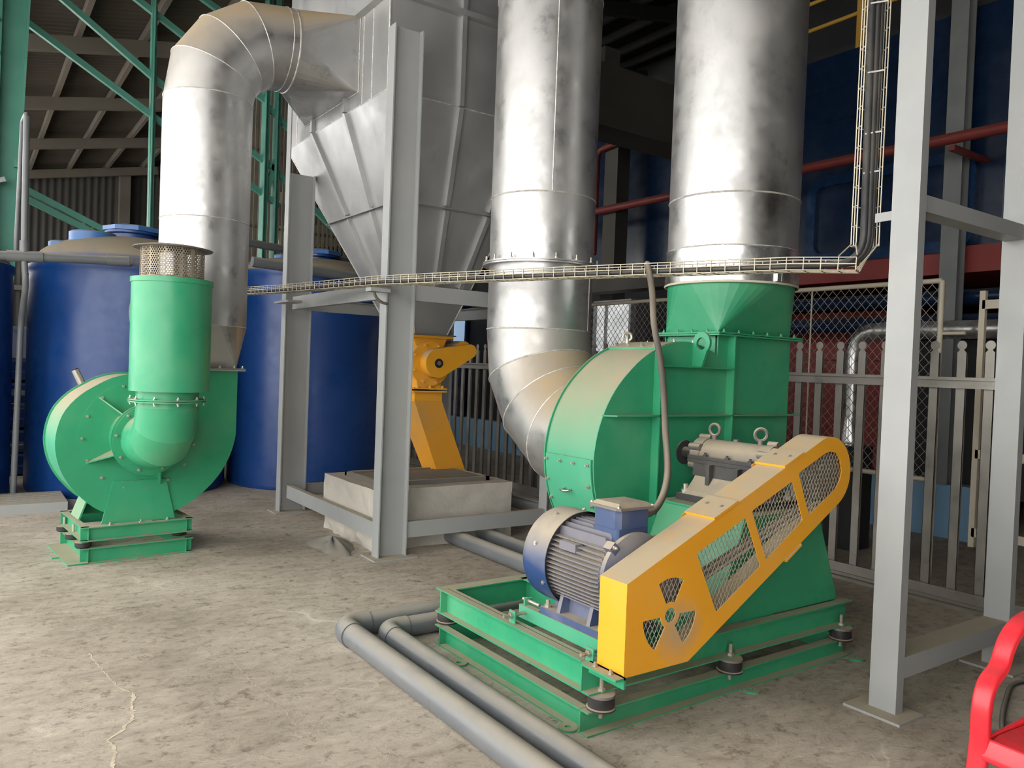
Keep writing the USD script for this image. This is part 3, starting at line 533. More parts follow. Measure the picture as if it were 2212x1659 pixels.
t = T('suction_duct', 'silver duct rising from the small left fan and bending over into the hopper', 'duct', (1.66, 7.0, 1.5))
DX, DY, DR, DZ = 1.66, 7.0, 0.357, 3.76
lc = lambda lx, ly: (0.751+lx*math.cos(math.radians(5.2))-ly*math.sin(math.radians(5.2)), 6.621+lx*math.sin(math.radians(5.2))+ly*math.cos(math.radians(5.2)))
rect = [(*lc(1.17, 0.56), 1.512), (*lc(0.67, 0.56), 1.512), (*lc(0.67, 0.10), 1.512), (*lc(1.17, 0.10), 1.512)]
t.part('transition', loft_round_rect((DX, DY, 1.862), ((1, 0, 0), (0, 1, 0)), DR, rect, 10), 'silver')
t.part('base_flange', quad((*lc(1.23, 0.62), 1.505), (*lc(0.61, 0.62), 1.505), (*lc(0.61, 0.04), 1.505), (*lc(1.23, 0.04), 1.505), 0.010), 'galvanised')
for x in (0.66, 0.78, 0.90, 1.02, 1.14, 1.21): t.part('bolt', hexbolt((*lc(x, 0.065), 1.511), (0, 0, 1), 0.013, 0.010), 'bright_steel')
t.part('riser', lathe([(DR, 1.862), (DR, 2.74)], (DX, DY, 0), n=64, cap=False), 'silver', smooth=40)
t.part('riser', lathe([(DR+0.001, 2.74), (DR+0.001, DZ)], (DX, DY, 0), n=64, cap=False), 'silver', smooth=40)
for z in (1.862, 2.74): t.part('seam', ring((DX, DY, z), (0, 0, 1), DR+0.001, 0.004, 64), 'weld')
gm, rs = mitre_elbow((DX, DY, DZ), (0, 0, 1), (1, 0, 0), 0.60, DR, 4, 64)
for g in gm: t.part('elbow_gore', g, 'silver', smooth=40)
for r in rs: t.part('seam', seam(r, 0.005), 'weld')
ex = DX+0.60
t.part('collar', tube([(ex, DY, DZ+0.60), (ex+0.06, DY, DZ+0.60)], DR, 64, cap=False), 'silver', smooth=40); t.part('seam', ring((ex+0.06, DY, DZ+0.60), (1, 0, 0), DR, 0.008, 64), 'weld')
s_, u_2 = np.array([0, 1.0, 0]), np.array([0, 0, 1.0])
t.part('inlet_transition', loft_round_rect((ex+0.06, DY, DZ+0.60), (s_, u_2), DR, [(HX0, sq[1], sq[3]), (HX0, sq[0], sq[3]), (HX0, sq[0], sq[2]), (HX0, sq[1], sq[2])], 10), 'silver')
for a, b in (((sq[0], sq[2]), (sq[0], sq[3])), ((sq[0], sq[2]), (sq[1], sq[2])), ((sq[0], sq[3]), (sq[1], sq[3]))): t.part('seam', tube([(HX0-0.006, *a), (HX0-0.006, *b)], 0.007, 6), 'weld')

t = T('rotary_valve', 'yellow rotary valve with round end plate and sloping chute under the hopper', 'valve', (3.8, 7.2, 0.53))
VX, VY, VZ = 3.80, 6.86, 1.615
t.part('inlet_flange', box(BX0-0.05, BX1+0.05, BY0-0.05, BY1+0.05, ZB-0.036, ZB-0.012), 'yellow')
t.part('hopper_neck', rings([[(VX-0.19, VY, 1.87), (VX+0.19, VY, 1.87), (VX+0.19, 7.3, 1.87), (VX-0.19, 7.3, 1.87)], [(VX-0.135, VY, 1.74), (VX+0.135, VY, 1.74), (VX+0.135, 7.3, 1.74), (VX-0.135, 7.3, 1.74)]]), 'yellow')
t.part('housing', merge(cyl((VX, VY+0.0, VZ), (VX, 7.3, VZ), 0.20, 40), box(VX-0.135, VX+0.135, VY, 7.3, 1.36, 1.80)), 'yellow', smooth=30)
t.part('end_plate', cyl((VX, VY, VZ), (VX, VY-0.025, VZ), 0.222, 48), 'yellow', smooth=30)
for k in range(8):
    a = math.radians(45*k+20); t.part('bolt', hexbolt((VX+0.195*math.cos(a), VY-0.025, VZ+0.195*math.sin(a)), (0, -1, 0), 0.016, 0.012), 'yellow')
c1, c2 = np.array([3.815, 1.622]), np.array([4.18, 1.755]); d = (c2-c1)/np.linalg.norm(c2-c1)
cov = unary_union([Point(*c1).buffer(0.142, 24), Point(*c2).buffer(0.068, 16)]).convex_hull
t.part('drive_cover', extr(cov, VY-0.16, VY-0.03), 'yellow', smooth=30); t.part('cover_hole', cyl((c1[0], VY-0.161, c1[1]), (c1[0], VY-0.165, c1[1]), 0.046, 28), 'rubber'); t.part('shaft_end', cyl((c1[0], VY-0.165, c1[1]), (c1[0], VY-0.175, c1[1]), 0.020, 20), 'dusty_steel')
for z0, z1 in ((1.36, 1.375), (1.33, 1.345)): t.part('outlet_flange', box(VX-0.19, VX+0.19, VY-0.04, 7.32, z0, z1), 'yellow')
for x in (-0.14, 0, 0.14): t.part('bolt', hexbolt((VX+x, VY-0.03, 1.375), (0, 0, 1), 0.016, 0.012), 'yellow')
t.part('chute_neck', box(VX-0.155, VX+0.155, VY, 7.28, 1.24, 1.33), 'yellow')
t.part('chute', rings([[(VX-0.155, VY, 1.245), (VX+0.155, VY, 1.245), (VX+0.155, 7.28, 1.245), (VX-0.155, 7.28, 1.245)], [(VX+0.12, VY-0.02, 0.53), (VX+0.45, VY-0.02, 0.53), (VX+0.45, 7.15, 0.53), (VX+0.12, 7.15, 0.53)]]), 'yellow_dusty')
t.part('drive_motor', merge(cyl((4.19, 6.86, 1.76), (4.19, 7.35, 1.76), 0.10, 24)), 'yellow', smooth=30)

t = T('concrete_pit', 'rough pale concrete pit block under the yellow chute', 'block', (3.54, 6.65, 0))
pb = box(2.875, 4.30, 6.06, 7.20, 0, 0.52).subdivide().subdivide().subdivide().subdivide().subdivide()
n1_ = meshkit.fbm(pb.vertices*6, 3, 3)-0.5; n2_ = meshkit.fbm(pb.vertices*6+9, 3, 4)-0.5; pb.vertices += np.c_[n1_*0.03, n2_*0.03, np.where(pb.vertices[:, 2] > 0.5, n1_*0.012, 0)]
low = pb.vertices[:, 2] < 0.2; pb.vertices[low] += np.c_[(meshkit.noise(pb.vertices[low]*11)-0.5)*0.06, (meshkit.noise(pb.vertices[low]*9+5)-0.5)*0.06, np.zeros(low.sum())]
t.part('block', pb, 'concrete_pad', smooth=35)
t.part('lid_frame', merge(box(3.0, 4.14, 6.22, 6.26, 0.52, 0.56), box(3.0, 4.14, 6.96, 7.0, 0.52, 0.56), box(3.0, 3.04, 6.22, 7.0, 0.52, 0.56), box(4.10, 4.14, 6.22, 7.0, 0.52, 0.56), box(3.52, 3.56, 6.26, 6.96, 0.52, 0.55)), 'dusty_steel')
t.part('lid_plate', bar((3.02, 6.6, 0.545), (4.12, 6.6, 0.555), 0.60, 0.006), 'concrete_dark')
# hump of mortar at its left foot
a = np.linspace(0, 2*np.pi, 40, endpoint=False); hr = []
for k, s in enumerate(np.linspace(1, 0, 7)):
    rr = s*(1+0.16*np.sin(3*a+1)+0.06*np.sin(7*a)); hr.append(np.c_[2.64+0.17*rr*np.cos(a), 6.38+0.34*rr*np.sin(a), 0.075*(1-s**1.6)+0.02*(1-s)*np.sin(5*a+2)])
single('mortar_heap', rings(hr), 'mortar', 'low grey heap of hardened mortar on the floor beside the concrete block', 'mortar', smooth=50)

# ================================================================ BIG FAN: skid, casing, drive
t = T('fan_skid', 'large two-tier green channel skid on rubber mounts under the big fan', 'skid', (3.26, 3.2, 0))
X0, X1, Y0, Y1 = 2.255, 4.275, 2.545, 3.90
for z0, z1, tag in ((0.0, 0.109, 'lower'), (0.184, 0.322, 'upper')):
    t.part('channel', channel('x', X0, X1, Y0+0.055, -1, z0, z1, 0.055), 'green'); t.part('channel', channel('x', X0, X1, Y1-0.055, 1, z0, z1, 0.055), 'green')
    t.part('channel', channel('y', Y0+0.056, Y1-0.056, X0+0.045, -1, z0, z1, 0.045), 'green'); t.part('channel', channel('y', Y0+0.056, Y1-0.056, X1-0.045, 1, z0, z1, 0.045), 'green')
    if z0: 
        for e0, e1 in ((X0+0.045, X0+0.075), (X1-0.075, X1-0.045)): t.part('top_flange', box(e0, e1, Y0+0.06, Y1-0.06, z1-0.007, z1), 'green')
        t.part('top_flange', box(X0+0.075, X1-0.075, Y1-0.09, Y1-0.06, z1-0.007, z1), 'green')
        for xx in (2.86, 3.20): t.part('cross_member', channel('y', Y0+0.06, Y1-0.06, xx, -1, z0, z1, 0.05), 'green')
for x in (2.335, 3.20, 4.17):
    for y in (Y0+0.008, Y1-0.008):
        iso = t.part('rubber_mount', lathe([(0.060, 0.111), (0.066, 0.114), (0.066, 0.121), (0.059, 0.125), (0.061, 0.150), (0.059, 0.170)], (x, y, 0), n=28), 'rubber', smooth=40)
        t.part('mount_cap', cyl((x, y, 0.172), (x, y, 0.183), 0.062, 28), 'dusty_steel', smooth=30, parent=iso)
        t.part('mount_stud', merge(cyl((x, y, 0.183), (x, y, 0.252), 0.010, 10), tube([(x, y, 0.191), (x, y, 0.205)], 0.018, 6)), 'bolt_steel', parent=iso); t.part('mount_stud', cyl((x, y, 0.07), (x, y, 0.113), 0.010, 10), 'bolt_steel', parent=iso)
for x, y in ((2.21, 3.55), (2.24, 2.66), (3.32, 2.51), (4.24, 2.49)): t.part('anchor_lug', merge(extr(Point(x, y).buffer(0.045, 10).difference(Point(x, y).buffer(0.014, 8)), 0.0, 0.010, 'xy')), 'green')

t = T('bearing_pedestal', 'green wedge-shaped steel pedestal between the yellow guard and the big fan casing', 'pedestal', (3.68, 2.9, 0.322))
trap = Polygon([(3.14, 0.323), (4.215, 0.323), (3.99, 0.86), (3.36, 0.86)])
t.part('front_plate', extr(trap, 2.615, 2.625), 'green'); t.part('rear_plate', extr(trap, 3.215, 3.225), 'green')
for a, b in (((3.14, 0.323), (3.36, 0.86)), ((4.215, 0.323), (3.99, 0.86))): t.part('side_plate', bar((a[0], 2.92, a[1]), (b[0], 2.92, b[1]), 0.60, 0.010, (1, 0, 0.4)), 'green')
t.part('top_plate', box(3.345, 4.005, 2.60, 3.24, 0.858, 0.870), 'green')

t = T('bearing_block', 'dusty cast iron bearing block with two lifting eyes on the green pedestal', 'bearing', (3.68, 2.93, 0.87))
BX, BZ = 3.68, 1.12
t.part('shaft', cyl((BX, 2.40, BZ), (BX, 3.37, BZ), 0.036, 24), 'cast_iron', smooth=40)
t.part('upper_shell', cyl((BX, 2.72, BZ), (BX, 3.15, BZ), 0.102, 40), 'dusty_steel', smooth=40)
for y0, y1 in ((2.675, 2.725), (3.145, 3.215)):
    t.part('end_cap', cyl((BX, y0, BZ), (BX, y1, BZ), 0.108, 36), 'dusty_steel', smooth=40)
    for k in range(6):
        a = math.radians(60*k+30); t.part('cap_lug', cyl((BX+0.106*math.cos(a), y0-0.006, BZ+0.106*math.sin(a)), (BX+0.106*math.cos(a), y1+0.006, BZ+0.106*math.sin(a)), 0.022, 12), 'dusty_steel', smooth=40)
for z0, z1 in ((BZ-0.012, BZ+0.006), (BZ-0.034, BZ-0.014)): t.part('split_flange', box(BX-0.140, BX+0.140, 2.68, 3.20, z0, z1), 'cast_iron')
prof = [(-0.112, 1.09)] + [(-0.112-0.10*k**2.2, 1.09-0.16*k) for k in np.linspace(0.1, 1, 10)] + [(-0.225, 0.905), (0.225, 0.905)] + [(0.112+0.10*k**2.2, 1.09-0.16*k) for k in np.linspace(1, 0.1, 10)] + [(0.112, 1.09)]
t.part('saddle', extr(Polygon([(BX+a, b) for a, b in prof]), 2.76, 3.14), 'dusty_steel', smooth=20)
t.part('sole_plate', box(BX-0.235, BX+0.235, 2.70, 3.19, 0.870, 0.908), 'cast_iron')
t.part('lower_shell', extr(Polygon([(BX-0.128, 1.088), (BX+0.128, 1.088), (BX+0.135, 1.01), (BX-0.135, 1.01)]), 2.74, 3.16), 'cast_iron')
for y in (2.82, 3.02): t.part('rib', box(BX-0.168, BX-0.12, y-0.014, y+0.014, 0.965, 1.086), 'cast_iron')
for y in (2.76, 2.92, 3.08):
    for s in (-1, 1): [t.part('flange_bolt', hexbolt((BX+s*0.122, y, BZ+o), (0, 0, e), 0.013, 0.011), 'cast_iron') for o, e in ((0.006, 1), (-0.034, -1))]
for y in (2.79, 3.12):
    t.part('lifting_eye', merge(ring((BX, y, BZ+0.158), (0.6, 0.8, 0) if y < 3 else (0.96, 0.1, 0), 0.034, 0.0095, 28), cyl((BX, y, BZ+0.095), (BX, y, BZ+0.126), 0.015, 12)), 'dusty_steel', smooth=50)
t.part('grease_plug', tube([(BX, 2.96, BZ+0.098), (BX, 2.96, BZ+0.114)], 0.018, 6), 'dusty_steel')
for s in (-1, 1):
    for y in (2.74, 3.15): t.part('anchor_bolt', merge(tube([(BX+s*0.20, y, 0.908), (BX+s*0.20, y, 0.930)], 0.026, 6), cyl((BX+s*0.20, y, 0.93), (BX+s*0.20, y, 0.962), 0.015, 12)), 'bolt_steel')

t = T('centrifugal_fan', 'big green centrifugal fan casing with ribbed side and square upward outlet', 'fan', (3.68, 3.585, 0.322))
FX, FZ, FY0, FY1 = 3.68, 1.119, 3.36, 3.81
tabR = ([60, 90, 135, 180, 206, 240, 270, 300, 315, 340, 360], [.665, .682, .692, .742, .756, .775, .792, .85, .90, .975, 1.02])
OUTR = Polygon([(3.95, 1.86), (3.95, 1.72)] + spiral(FX, FZ, tabR, 66, 360, 80) + [(4.70, 1.86)]).buffer(0)
t.part('scroll_wrapper', extr(OUTR.buffer(-0.013), FY0, FY1), 'green_dusty', smooth=25)
t.part('side_plate', extr(OUTR, FY0-0.008, FY0), 'green'); t.part('side_plate', extr(OUTR, FY1, FY1+0.008), 'green')
def band(a0, a1, o, th, y0, y1):
    pts = np.array(spiral(FX, FZ, tabR, a0, a1, 24)); c = np.array([FX, FZ]); d = (pts-c)/np.linalg.norm(pts-c, axis=1)[:, None]
    return extr(Polygon(np.vstack([pts+d*(o+th), (pts+d*o)[::-1]])), y0, y1)
def onband(a, y, o=0.0):
    p = np.array(spiral(FX, FZ, tabR, a, a, 1)[0]); d = p-np.array([FX, FZ]); d /= np.linalg.norm(d); p = p+d*o; return (p[0], y, p[1]), (d[0], 0, d[1])
dr = t.part('access_door', band(182, 214, -0.010, 0.012, FY0+0.015, FY1-0.015), 'green_dusty', smooth=25)
for y in (3.40, 3.525, 3.65, 3.78): t.part('bolt', hexbolt(*onband(184.5, y, 0.002), 0.011, 0.009), 'bolt_steel', parent=dr)
for a in (194, 203, 212):
    for y in (3.40, 3.78): t.part('bolt', hexbolt(*onband(a, y, 0.002), 0.011, 0.009), 'bolt_steel', parent=dr)
p, d = onband(197, 3.60, 0.004); t.part('door_handle', tube(np.array(p)+np.array([[0, .03, 0], [-.028, .03, -.01], [-.036, .0, -.012], [-.028, -.03, -.01], [0, -.03, 0]]), 0.008, 8), 'bright_steel', smooth=60, parent=dr)
sp = t.part('split_cover', band(66, 112, -0.012, 0.016, FY0+0.003, FY1-0.003), 'green_dusty', smooth=25)
for y in (3.41, 3.52, 3.64, 3.76): t.part('bolt', hexbolt(*onband(110, y, 0.004), 0.012, 0.010), 'bolt_steel', parent=sp)
for a in (98, 84, 74):
    for y in (3.385, 3.785): t.part('bolt', hexbolt(*onband(a, y, 0.004), 0.010, 0.008), 'bolt_steel', parent=sp)
p, d = onband(103, 3.74, 0.0); p = np.array(p); t.part('lifting_eye', merge(ring(p+np.array([0, 0, 0.047]), (0.6, 0.8, 0), 0.026, 0.009, 24), cyl(p, p+np.array([0, 0, 0.03]), 0.012, 12)), 'bolt_steel', smooth=50)
yr0, yr1 = FY0-0.068, FY0-0.008
t.part('vertical_rib', extr(Polygon([(yr0, 0.50), (yr1, 0.50), (yr1, 1.735), (yr0+0.01, 1.735), (yr0, 1.70)]), 3.388, 3.397, 'yz'), 'green')
t.part('vertical_rib', box(4.045, 4.054, yr0, yr1, 0.50, 1.858), 'green')
t.part('horizontal_rib', extr(Polygon([(2.985, yr1), (3.05, yr0), (4.765, yr0), (4.765, yr1)]), 1.345, 1.354, 'xy'), 'green')
t.part('horizontal_rib', box(3.40, 4.045, yr0, yr1, 1.644, 1.653), 'green')
lug = Polygon([(3.352, 1.653), (3.352, 1.83), (3.335, 1.853), (3.29, 1.862)] + [(3.285+0.072*math.cos(a), 1.79+0.072*math.sin(a)) for a in np.linspace(math.pi/2, 1.15*math.pi, 10)] + [(3.27, 1.653)]).buffer(0)
lug = unary_union([Polygon([(3.352, 1.653), (3.352, 1.80), (3.22, 1.80), (3.275, 1.653)]), Point(3.285, 1.80).buffer(0.068, 20)]).difference(Point(3.285, 1.795).buffer(0.038, 20))
t.part('lifting_lug', extr(lug, 3.715, 3.733, 'yz'), 'green')
t.part('patch_plate', box(3.942, 3.948, 3.37, 3.78, 1.74, 1.855), 'green_dusty')
t.part('outlet_flange', extr(sbox(3.89, 3.295, 4.765, 3.87).difference(sbox(3.96, 3.37, 4.69, 3.80)), 1.858, 1.868, 'xy'), 'green')
t.part('shaft_hole_disc', cyl((FX, FY0-0.008, FZ), (FX, FY0-0.016, FZ), 0.075, 32), 'cast_iron', smooth=30)  # dark disc standing in for the shade of the shaft hole
t.part('inlet_ring', cyl((FX, FY1+0.008, FZ), (FX, FY1+0.07, FZ), 0.43, 48), 'green', smooth=30)

t = T('outlet_transition', 'green square-to-round outlet piece on top of the big fan casing', 'duct transition', (4.325, 3.585, 1.87))
PX, PY, PR = 4.325, 3.585, 0.434
t.part('base_flange', extr(sbox(3.89, 3.295, 4.765, 3.87).difference(sbox(3.96, 3.37, 4.69, 3.80)), 1.871, 1.881, 'xy'), 'green')
t.part('transition', loft_round_rect((PX, PY, 2.238), ((1, 0, 0), (0, 1, 0)), PR-0.008, [(4.70, 3.81, 1.881), (3.95, 3.81, 1.881), (3.95, 3.36, 1.881), (4.70, 3.36, 1.881)], 9), 'green')
for x in np.linspace(3.97, 4.70, 6): t.part('bolt', hexbolt((x, 3.325, 1.881), (0, 0, 1), 0.012, 0.009), 'green')
for y in np.linspace(3.42, 3.80, 4): t.part('bolt', hexbolt((3.918, y, 1.881), (0, 0, 1), 0.012, 0.009), 'green')

t = T('discharge_duct', 'widest silver round duct rising from the green outlet of the big fan', 'duct', (PX, PY, 2.22))
t.part('clamp_band', lathe([(PR+0.006, 2.210), (PR+0.012, 2.215), (PR+0.012, 2.288), (PR+0.006, 2.294)], (PX, PY, 0), n=72, cap=False), 'bright_steel', smooth=40)
nn = 90; thh = np.linspace(0, 2*np.pi, nn, endpoint=False); cr_ = []
for z in np.linspace(2.292, 2.44, 7):
    rr = PR+0.004+0.009*(meshkit.noise(np.c_[np.cos(thh)*5, np.sin(thh)*5, np.full(nn, z*22)])-0.4); cr_.append(np.c_[PX+rr*np.cos(thh), PY+rr*np.sin(thh), np.full(nn, z)])
t.part('foil_sleeve', rings(cr_, cap=False), 'bright_steel', smooth=60)
az = math.radians(-100+35)
for da, w in ((0.10, 0.05), (0.19, 0.06)):
    a = math.atan2(-PY, -PX)+0.62+da; c, s = math.cos(a), math.sin(a); t.part('clamp_buckle', bar((PX+(PR+0.02)*c, PY+(PR+0.02)*s, 2.218), (PX+(PR+0.02)*c, PY+(PR+0.02)*s, 2.286), w, 0.02, (c, s, 0)), 'bright_steel')
t.part('sleeve_trim', ring((PX, PY, 2.208), (0, 0, 1), PR+0.008, 0.008, 64), 'cream', smooth=60)
t.part('duct_section', lathe([(PR, 2.44), (PR, 2.78)], (PX, PY, 0), n=72, cap=False), 'silver_sooty', smooth=40)
t.part('duct_section', lathe([(PR+0.001, 2.78), (PR+0.001, 5.1)], (PX, PY, 0), n=72, cap=False), 'silver_sooty', smooth=40); t.part('duct_section', lathe([(PR, 5.1), (PR, 7.0)], (PX, PY, 0), n=72, cap=False), 'silver', smooth=40)
for z in (2.44, 2.78, 5.1): t.part('seam', ring((PX, PY, z), (0, 0, 1), PR+0.001, 0.006, 72), 'weld')

t = T('inlet_duct', 'silver round duct bending down into the back of the big fan beside the hopper', 'duct', (3.67, 4.9, 1.1))
IX, IY, IR = 3.672, 4.90, 0.404
gm, rs = mitre_elbow((IX, IY, 1.119+0.78), (0, 0, -1), (0, -1, 0), 0.78, IR, 4, 64)
for g in gm: t.part('elbow_gore', g, 'silver', smooth=40)
for r in rs: t.part('seam', seam(r, 0.006), 'weld')
t.part('inlet_collar', cyl((IX, IY-0.78, 1.119), (IX, FY1+0.07, 1.119), IR, 64), 'silver', smooth=40)
for z0, z1 in ((1.899, 2.395), (2.395, 2.90), (2.90, 4.42), (4.42, 6.9)): t.part('duct_section', lathe([(IR, z0), (IR, z1)], (IX, IY, 0), n=72, cap=False), 'silver', smooth=40)
for z in (2.90, 4.42): t.part('seam', ring((IX, IY, z), (0, 0, 1), IR+0.001, 0.006, 72), 'weld')
for z in (2.383, 2.398): t.part('flange', lathe([(IR, z), (IR+0.05, z), (IR+0.05, z+0.012), (IR, z+0.012)], (IX, IY, 0), n=72), 'silver', smooth=30)
for k in range(16):
    a = math.radians(22.5*k); t.part('bolt', merge(hexbolt((IX+(IR+0.03)*math.cos(a), IY+(IR+0.03)*math.sin(a), 2.411), (0, 0, 1), 0.012, 0.010, 0.03)), 'bolt_steel')
a = math.radians(-118); t.part('long_seam', tube([(IX+IR*math.cos(a), IY+IR*math.sin(a), 2.9), (IX+IR*math.cos(a), IY+IR*math.sin(a), 4.42)], 0.005, 6), 'weld')
for zz, aa in (((2.395, 1.9), -60), ): t.part('long_seam', tube([(IX+IR*math.cos(math.radians(aa)), IY+IR*math.sin(math.radians(aa)), z) for z in zz], 0.004, 6), 'weld')

# ---- belt guard
t = T('belt_guard', 'long sloping yellow belt guard with mesh windows and a fan-shaped trefoil cut-out', 'guard', (2.6, 2.44, 0.322))
GY0, GY1 = 2.354, 2.522
GC, GR = np.array([3.679, 1.119]), 0.188
ta, tb_ = math.radians(90+23.3), math.radians(-90+29.8)
arc = [tuple(GC+GR*np.array([math.cos(a), math.sin(a)])) for a in np.linspace(ta, tb_, 22)]
GO = Polygon([(2.274, 0.326), (2.274, 0.72)] + arc + [(2.663, 0.326)])
def rnd(pts, r=0.012): return Polygon(pts).buffer(-r).buffer(r, 6)
wins = [rnd([(2.691, .805), (3.02, .94), (3.146, .699), (2.838, .521)]), rnd([(3.062, .967), (3.367, 1.093), (3.465, .893), (3.185, .723)]),
        rnd([(3.415, 1.131), (3.63, 1.222), (3.68, 1.232), (3.73, 1.222), (3.772, 1.18), (3.787, 1.12), (3.772, 1.075), (3.732, 1.03), (3.514, .913)])]
tc = np.array([2.538, 0.552])
def sector(a0, a1, r0, r1): 
    A = np.radians(np.linspace(a0, a1, 14)); return Polygon([tuple(tc+r1*np.array([math.cos(a), math.sin(a)])) for a in A]+[tuple(tc+r0*np.array([math.cos(a), math.sin(a)])) for a in A[::-1]])
tref = [sector(62, 118, 0.058, 0.163), sector(181, 238, 0.058, 0.163), sector(302, 359, 0.058, 0.163), Point(*tc).buffer(0.032, 12)]
holes = unary_union(wins+tref)
t.part('front_plate', extr(GO.difference(holes), GY0, GY0+0.004), 'guard_yellow')
rim = GO.difference(GO.buffer(-0.004)); 
t.part('rim_band', extr(rim.difference(sbox(2.2, 0.30, 2.70, 0.335)), GY0+0.004, GY1), 'yellow')
def clip_lines(poly, pitch, slope):
    x0, z0, x1, z1 = poly.bounds; out = []
    for sgn in (1, -1):
        k0 = int((x0-(z1-z0)/slope)/pitch)-1; k1 = int((x1+(z1-z0)/slope)/pitch)+1
        for k in range(k0, k1+1):
            xa = k*pitch; ln = LineString([(xa, z0), (xa+sgn*(z1-z0)/slope, z1)]).intersection(poly)
            for g in getattr(ln, 'geoms', [ln]):
                if g.geom_type == 'LineString' and g.length > 0.004: out.append(np.array(g.coords))
    return out
for w in wins+tref:
    ms = [bar((a[0], GY0+0.007, a[1]), (b[0], GY0+0.007, b[1]), 0.0020, 0.0020, (0, 1, 0)) for a, b in [(l[0], l[-1]) for l in clip_lines(w.buffer(0.006), 0.0265, 1.8)]]
    t.part('mesh_screen', merge(ms), 'tray_wire', kind='stuff', label='expanded metal mesh behind the opening')
dx, dz = math.cos(math.radians(23.3)), math.sin(math.radians(23.3))
for x in (2.80, 3.30):
    z = 0.72+0.4307*(x-2.274); ln = 0.17 if x < 3 else 0.16
    a = np.array([x, 0, z]); b = a+ln*np.array([dx, 0, dz]); y = np.array([0, (GY0+GY1)/2, 0]); nrm = np.array([-dz, 0, dx])
    st = t.part('strap', bar(a+y+nrm*0.007, b+y+nrm*0.007, GY1-GY0+0.012, 0.012, nrm), 'yellow')
    t.part('strap_edge', merge(bar(a+y+nrm*0.001-np.array([dx, 0, dz])*0.001, a+y+nrm*0.0135-np.array([dx, 0, dz])*0.001, GY1-GY0+0.012, 0.004, (dx, 0, dz))), 'yellow', parent=st)
    t.part('strap_tab', bar(a+nrm*0.0+np.array([0, GY1+0.01, 0])-nrm*0.03, a+nrm*0.004+np.array([0, GY1+0.01, 0]), 0.004, 0.05, (dx, 0, dz)), 'yellow', parent=st)
    for k, yy in ((0.10, GY0+0.035), (0.10, GY1-0.045)): t.part('rivet', hexbolt(a+k*np.array([dx, 0, dz])+np.array([0, yy, 0])+nrm*0.013, nrm, 0.009, 0.004, 0.003), 'dusty_steel', parent=st)
t.part('lower_clip', bar((3.34, GY0+0.01, 0.70), (3.46, GY0+0.01, 0.77), 0.03, 0.012), 'yellow')
t.part('foot_angle', merge(box(2.262, 2.272, GY0-0.015, 2.56, 0.285, 0.334), box(2.215, 2.272, GY0-0.015, 2.56, 0.325, 0.334), box(2.272, 2.33, GY0+0.01, 2.56, 0.3225, 0.327)), 'green')
for y in (2.40, 2.50): t.part('foot_bolt', hexbolt((2.243, y, 0.334), (0, 0, 1), 0.012, 0.009), 'bolt_steel')

# pulleys and belts inside the guard
def grooves(y0, y1, r, n):
    w = (y1-y0)/n; p = [(r, 0)]
    for k in range(n): p += [(r, k*w+0.004), (r-0.012, k*w+w/2), (r, (k+1)*w-0.004)]
    return p
MX, MZ = 2.54, 0.665
t = T('drive_pulleys', 'dusty grooved pulleys and belts behind the mesh of the yellow guard', 'pulleys', (3.1, 2.44, 0.6))
for nm, (x, z, r) in (('motor_pulley', (MX, MZ, 0.095)), ('fan_pulley', (FX, FZ, 0.150))):
    t.part(nm, merge(lathe(grooves(0, 0.085, r, 4), (x, 2.400, z), (0, 1, 0), 40), cyl((x, 2.385, z), (x, 2.395, z), 0.045, 24)), 'dusty_steel', smooth=30)
va = np.array([FX-MX, FZ-MZ]); dl = np.linalg.norm(va); ua = va/dl; pa = math.acos((0.090-0.145)/dl); ba = math.atan2(ua[1], ua[0])
for k in range(4):
    y = 2.411+k*0.02125; loop = [(MX+0.092*math.cos(a), MZ+0.092*math.sin(a)) for a in np.linspace(ba+pa, ba+2*math.pi-pa, 20)] + [(FX+0.147*math.cos(a), FZ+0.147*math.sin(a)) for a in np.linspace(ba-pa, ba+pa, 24)]
    t.part('belt', tube([(x, y, z) for x, z in loop], 0.0085, 6, closed=True), 'cable' if k % 2 else 'dusty_steel', smooth=60)

# ---- motor
t = T('electric_motor', 'dusty blue electric motor with cooling fins and a terminal box beside the yellow guard', 'motor', (MX, 2.8, 0.39))
t.part('frame', cyl((MX, 2.60, MZ), (MX, 2.98, MZ), 0.178, 48), 'motor_fins', smooth=40)
for k in range(15):   # flat side fins
    z = MZ-0.155+k*0.0205
    for s in (-1, 1):
        xe = MX+s*math.sqrt(max(0.212**2-(z-MZ)**2, 0.0004)); xi = MX+s*math.sqrt(max(0.172**2-(z-MZ)**2, 0.0001))
        if abs(xe-xi) > 0.015: t.part('fin', extr(Polygon([(xi, 2.61), (xe-s*0.012, 2.61), (xe, 2.645), (xe, 2.975), (xi, 2.975)]) if s > 0 else Polygon([(xi, 2.61), (xe+0.012, 2.61), (xe, 2.645), (xe, 2.975), (xi, 2.975)]), z-0.0028, z+0.0028, 'xy'), 'motor_fins')
for k in range(9):    # upright top fins
    x = MX-0.128+k*0.032; zi = MZ+math.sqrt(0.172**2-(x-MX)**2); ze = MZ+0.212*math.cos(math.asin(min(1, abs(x-MX)/0.235)))
    y1 = 2.975; y0 = 2.80 if -0.09 < x-MX < 0.09 else 2.64
    t.part('fin', extr(Polygon([(y0, zi-0.02), (y0, ze-0.015), (y0+0.012, ze), (y1, ze), (y1, zi-0.02)]), x-0.003, x+0.003, 'yz'), 'motor_fins')
t.part('nameplate_pad', box(MX-0.195, MX-0.15, 2.78, 2.90, MZ+0.085, MZ+0.125), 'motor_fins')
cowl = [(0.236, 2.955), (0.236, 3.10), (0.232, 3.14), (0.215, 3.160), (0.12, 3.170), (0.01, 3.172)]
